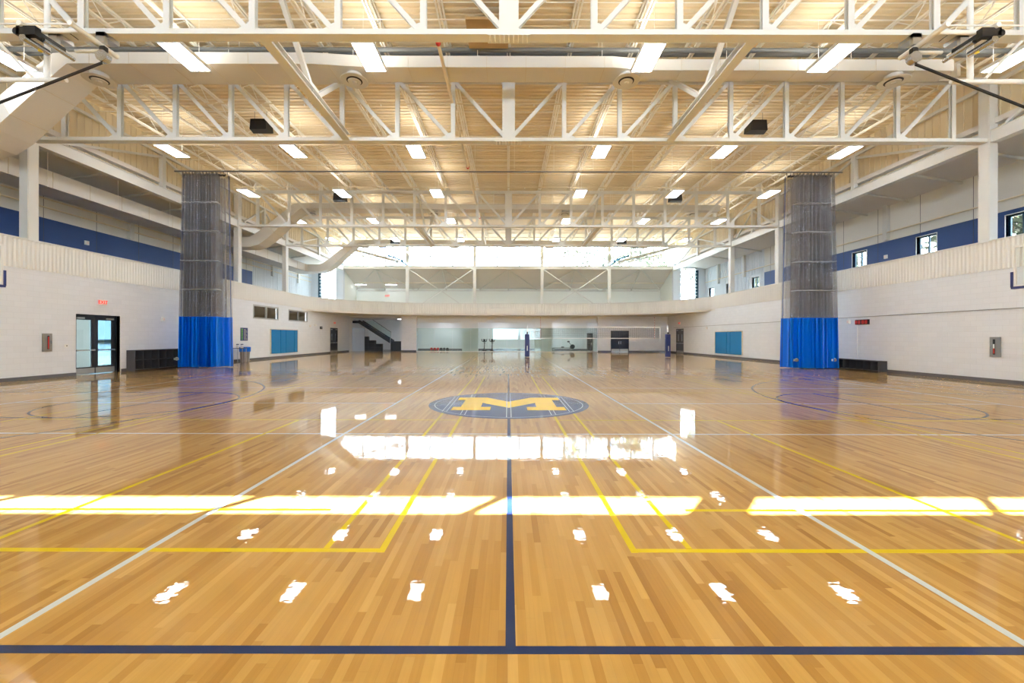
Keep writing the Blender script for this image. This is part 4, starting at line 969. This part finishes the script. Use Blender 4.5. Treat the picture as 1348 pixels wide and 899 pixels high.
# ------------------------------------------------------------------ far ground level: glass partition, stair, machines
t = thing('glass_partition', 'greenish frameless glass partition in front of the far fitness area', 'glass partition', (0, 44.66, 0))
xs = [-9.9 + 19.5 * i / 10 for i in range(11)]
for a, b in zip(xs[:-1], xs[1:]): MB().box(a + .01, b - .01, -.008, .008, .05, 2.54).build('glass_panel', M['greenglass'], t)
MB().box(-9.9, 9.6, -.03, .03, 0, .05).build('floor_channel', M['white'], t)
mb = MB()
for a in xs[1:-1]: mb.box(a - .03, a + .03, -.015, .015, 2.4, 2.46)
mb.build('patch_fittings', M['chrome'], t)
t = thing('staircase', 'black steel staircase with glass balustrade in the far left corner', 'stairs', (0, 45.6, 0))
A = Vector((-16.5, 0, 3.3)); B = Vector((-12.95, 0, 1.05))
for y in (0, 1.2): MB().bar(A + Vector((0, y, 0)), B + Vector((0, y, 0)), .05, .36, (0, 0, 1)).build('stringer', M['doorblk'], t)
mb = MB(); n = 12
for i in range(n): p = A + (B - A) * (i + .5) / n; mb.box(p.x - .15, p.x + .15, .03, 1.17, p.z + .02, p.z + .06)
mb.build('treads', M['doorblk'], t)
MB().box(-17.15, -16.4, 0, 1.2, 3.1, 3.35).build('upper_landing', M['doorblk'], t)
MB().box(-12.95, -11.65, 0, 1.2, 0, 1.1).build('lower_landing', M['doorblk'], t)
g = MB(); up = Vector((0, 0, 1)); a = A + Vector((1.2, 0, -.75 + .15)); 
q = [A + Vector((.4, 0, -.1)), B + Vector((0, 0, .15)), B + Vector((0, 0, 1.05)), A + Vector((1.6, 0, .1))]
g.add([(p.x, -.01, p.z) for p in q] + [(p.x, .0, p.z) for p in q], [(0, 1, 2, 3), (7, 6, 5, 4), (0, 4, 5, 1), (1, 5, 6, 2), (2, 6, 7, 3), (3, 7, 4, 0)]).build('glass_balustrade', M['greenglass'], t)
MB().tube((-14.9, -.01, 3.45), (-12.9, -.01, 2.1), .03, 8).build('handrail', M['doorblk'], t, True); MB().tube((-12.9, -.01, 2.1), (-13.0, -.01, .9), .03, 8).build('end_post', M['alu'], t, True)
for (x0, x1, z1, l) in ((-15.65, -15.25, 1.62, 'tallest'), (-15.23, -14.5, 1.2, 'middle'), (-14.48, -13.75, .82, 'lowest')):
    t = thing('stacked_crates', 'black storage cubes under the far stairs, %s stack' % l, 'storage cubes', ((x0 + x1) / 2, 45.3, 0)); w_ = (x1 - x0) / 2
    MB().box(-w_, w_, -.2, .2, 0, z1).build('body', M['darkin'], t)
    mb = MB(); k = 0
    while k < z1 - .1: mb.box(-w_ + .02, w_ - .02, -.21, -.2, k + .02, k + .05); k += .41
    mb.build('shelf_edges', M['darkgrey'], t)
tag(MB().box(-17.1, -15.75, 45.35, 45.45, 0, 2.55).build('storage_panel', M['panelgrey']), 'pale blue grey panel under the stair landing, far left', 'panel')
# spin bikes
def bike(x, lab):
    t = thing('exercise_bike', lab, 'exercise bike', (x, 48.0, 0))
    MB().box(-.25, .25, -.55, -.47, 0, .06).box(-.25, .25, .47, .55, 0, .06).bar((0, -.5, .05), (0, .5, .05), .06, .05).bar((0, -.4, .05), (0, -.25, 1.05), .06, .08).bar((0, .3, .05), (0, .35, .85), .06, .08).bar((0, -.3, .5), (0, .3, .35), .05, .08).build('frame', M['darkin'], t)
    MB().lathe([(.24, -.04), (.24, .04)], (0, -.35, .35), 24, 'x').build('flywheel', M['black'], t)
    MB().path([(-.3, -.5, 1.35), (-.24, -.3, 1.1), (0, -.25, 1.05), (.24, -.3, 1.1), (.3, -.5, 1.35)], .045, 8).build('handlebar', M['black'], t)
    MB().box(-.13, .13, -.3, -.26, 1.1, 1.35).build('console', M['black'], t)
    MB().prism([(-.05, -.15), (.05, -.15), (.12, .12), (-.12, .12)], lambda a, b: (a, b + .35, .86), lambda a, b: (a, b + .35, .95)).build('saddle', M['black'], t)
bike(-2.75, 'black exercise bike behind the glass, left one of the pair'); bike(-1.85, 'black exercise bike behind the glass, right one of the pair')
t = thing('rowing_machine', 'black rowing machine behind the glass, right of the bikes', 'rowing machine', (6.2, 47.6, 0))
MB().bar((-1.0, 0, .35), (1.0, 0, .35), .08, .08).bar((-1.0, 0, 0), (-1.0, 0, .38), .3, .05, (0, 1, 0)).bar((1.0, 0, 0), (1.05, 0, .6), .3, .06, (0, 1, 0)).build('rail', M['silver'], t)
MB().lathe([(.26, -.06), (.26, .06)], (1.2, 0, .5), 22, 'y').build('flywheel', M['black'], t); MB().box(-.1, .2, -.14, .14, .4, .5).build('seat', M['black'], t); MB().bar((1.1, 0, .6), (.75, 0, 1.05), .04, .05).box(.6, .85, -.1, .1, 1.0, 1.16).build('monitor_arm', M['black'], t)
for i, (m_, nme) in enumerate((('red', 'red'), ('red', 'red'), ('red', 'red'), ('black', 'black'), ('darkgrey', 'grey'), ('black', 'black'))):
    x = -9.15 + i * .38
    r = .16; prof = [(r * math.sin(PI * k / 10) + .0005, -r * math.cos(PI * k / 10)) for k in range(11)]
    o = MB().lathe(prof, (0, 0, 0), 18).build('medicine_ball', M[m_], None, True); o.location = (x, 49.4, r)
    tag(o, '%s medicine ball on the fitness floor, %s from the left of the row' % (nme, ORD[i]), 'ball', 'row of medicine balls')
t = thing('wall_locker', 'tall black cabinet on the right side wall of the fitness area', 'cabinet', (9.45, 48.0, 0)); MB().box(-.25, .25, -.4, .4, .05, 2.05).build('body', M['black'], t); MB().box(-.24, .24, -.42, -.4, .1, 2.0).build('door', M['darkin'], t)
# far upper items
pl = pl0
for i, (x, y) in enumerate([(-7.8, 47.2), (-4.1, 47.2), (.9, 47.2), (3.8, 47.2), (7.6, 47.2), (-7.8, 49.6), (-1, 49.6), (6, 49.6), (-12.1, 47.6)]):  # fitness area panels are unseen fill lamps, added to brighten that room
    lab = ('flat panel light over the black staircase' if i == 8 else 'added fill light panel in the fitness area ceiling, %s from left, %s row' % (ORD[i % 5], 'front' if i < 5 else 'rear'))
    if pl is None:
        pl = thing('panel_light', lab, 'ceiling light', (x, y, PZ0 - .3), 0, 'panel lights of the fitness area'); MB().box(-.62, .62, -.32, .32, -.05, 0).build('housing', M['white'], pl); MB().box(-.58, .58, -.28, .28, -.058, -.05).build('lamp_lens', M['lens'], pl)
    else: dup(pl, (x, y, PZ0 - .3), label=lab, group='panel lights of the fitness area')
for i, (x, y, z) in enumerate([(-16.6, 46.6, 7.45), (-13.2, 46.6, 7.45)]):
    q = thing('track_light', 'slim strip light over the far running track, %s' % ('at its left end', 'right of the first')[i], 'light', (x, y, z), 0, 'strip lights over the far track'); MB().box(-.62, .62, -.07, .07, 0, .06).build('housing', M['white'], q); MB().box(-.6, .6, -.06, .06, -.02, 0).build('lamp_lens', M['lens'], q)
for i, x in enumerate((-10.2, 3.3, 11.0)):
    tag(MB().tube((x - 6.5, 46.2, 7.62), (x + 6.4, 46.2, 7.62), .035, 8).build('recess_pipe', M['pipe'], None, True), 'pipe under the far sloped ceiling, %s from the left' % ORD[i], 'pipe') if i != 1 else None
tag(MB().box(-17.3, 17.3, 47.58, 47.68, 6.85, 6.98).build('wall_rail', M['steel']), 'long pale rail along the top of the far upper wall', 'rail')
for s, nm in ((-1, 'left'), (1, 'right')):
    for j, z in enumerate((7.35, 7.75)):
        if s > 0 and j: continue
        o = MB().tube((s * (OX - .14), YB + .3, z), (s * (OX - .14), 43.6, z), .035, 8).build('wall_pipe', M['pipe'], None, True); tag(o, 'cream pipe along the upper %s track wall, %s' % (nm, ('lower', 'upper')[j]), 'pipe')
    for j, y in enumerate((14.0, 22.8, 31.6, 36.5, 41)):
        x = s * (OX - .1); o = MB().box(x - .1, x + .1, y - .12, y + .12, 6.92, 8.85).build('wall_pilaster', M['steel']); tag(o, 'cream wall post above the blue band on the %s, %s from camera' % (nm, ORD[j]), 'post', 'posts of the upper track walls')
# aisle struts
for s, nm in ((-1, 'left'), (1, 'right')):
    for j, y in enumerate((12.5, 16.5, 19.0, 21.5, 24.0, 29, 34, 38.0)):
        o = MB().tube((s * 17.75, y, 9.14), (s * 20.8, y, 8.68), .06, 10).build('aisle_strut', M['steel'], None, True); tag(o, 'round cream strut under the %s track ceiling, %s from camera' % (nm, ORD[j]), 'strut', 'struts under the track ceilings')

# ------------------------------------------------------------------ trees outside
def tree(loc, sc, seed, lab):
    rnd = random.Random(seed)
    t = thing('tree', lab, 'tree', loc, rnd.uniform(0, 6), 'trees outside the windows'); t.scale = (sc, sc, sc)
    MB().tube((0, 0, 0), (0, 0, 5), .22, 8, .12).tube((0, 0, 3), (1.3, .3, 7), .1, 6, .03).tube((0, 0, 3.4), (-1.2, -.6, 7.5), .1, 6, .03).tube((0, 0, 4), (.2, 1.3, 8), .08, 6, .03).build('trunk', M['bark'], t)
    mb = MB(); cl = [(rnd.gauss(0, 1.5), rnd.gauss(0, 1.5), rnd.uniform(3.2, 9.2), rnd.uniform(.7, 1.4)) for _ in range(22)]
    for c in cl:
        for _ in range(110):
            d = Vector((rnd.gauss(0, 1), rnd.gauss(0, 1), rnd.gauss(0, 1))).normalized() * c[3] * rnd.uniform(.5, 1); p = Vector(c[:3]) + d
            a = Vector((rnd.gauss(0, 1), rnd.gauss(0, 1), rnd.gauss(0, 1))).normalized(); b = a.orthogonal().normalized(); L = rnd.uniform(.14, .24)
            mb.add([p - a * L, p + b * L * .5, p + a * L, p - b * L * .5], [(0, 1, 2, 3)])
    mb.build('foliage', M['leaf'], t)
    return t
tr0 = tree((13, 66, -.12), 2.0, 1, 'leafy tree seen through the far high windows, right of centre')
dup(tr0, (23.5, 72, -.12), 1.2, 'leafy tree seen through the far high windows at the right end')
for i, (x, y) in enumerate(((33, 19), (34, 29), (34, 39), (35, 50), (35, 61))): dup(tr0, (x, y, -.12), i * 1.7 + .4, 'green tree outside the right windows, %s from the camera' % ORD[i])
# unseen canopies and overhang behind the camera are shaped to block sun (see ceiling_roof_top)
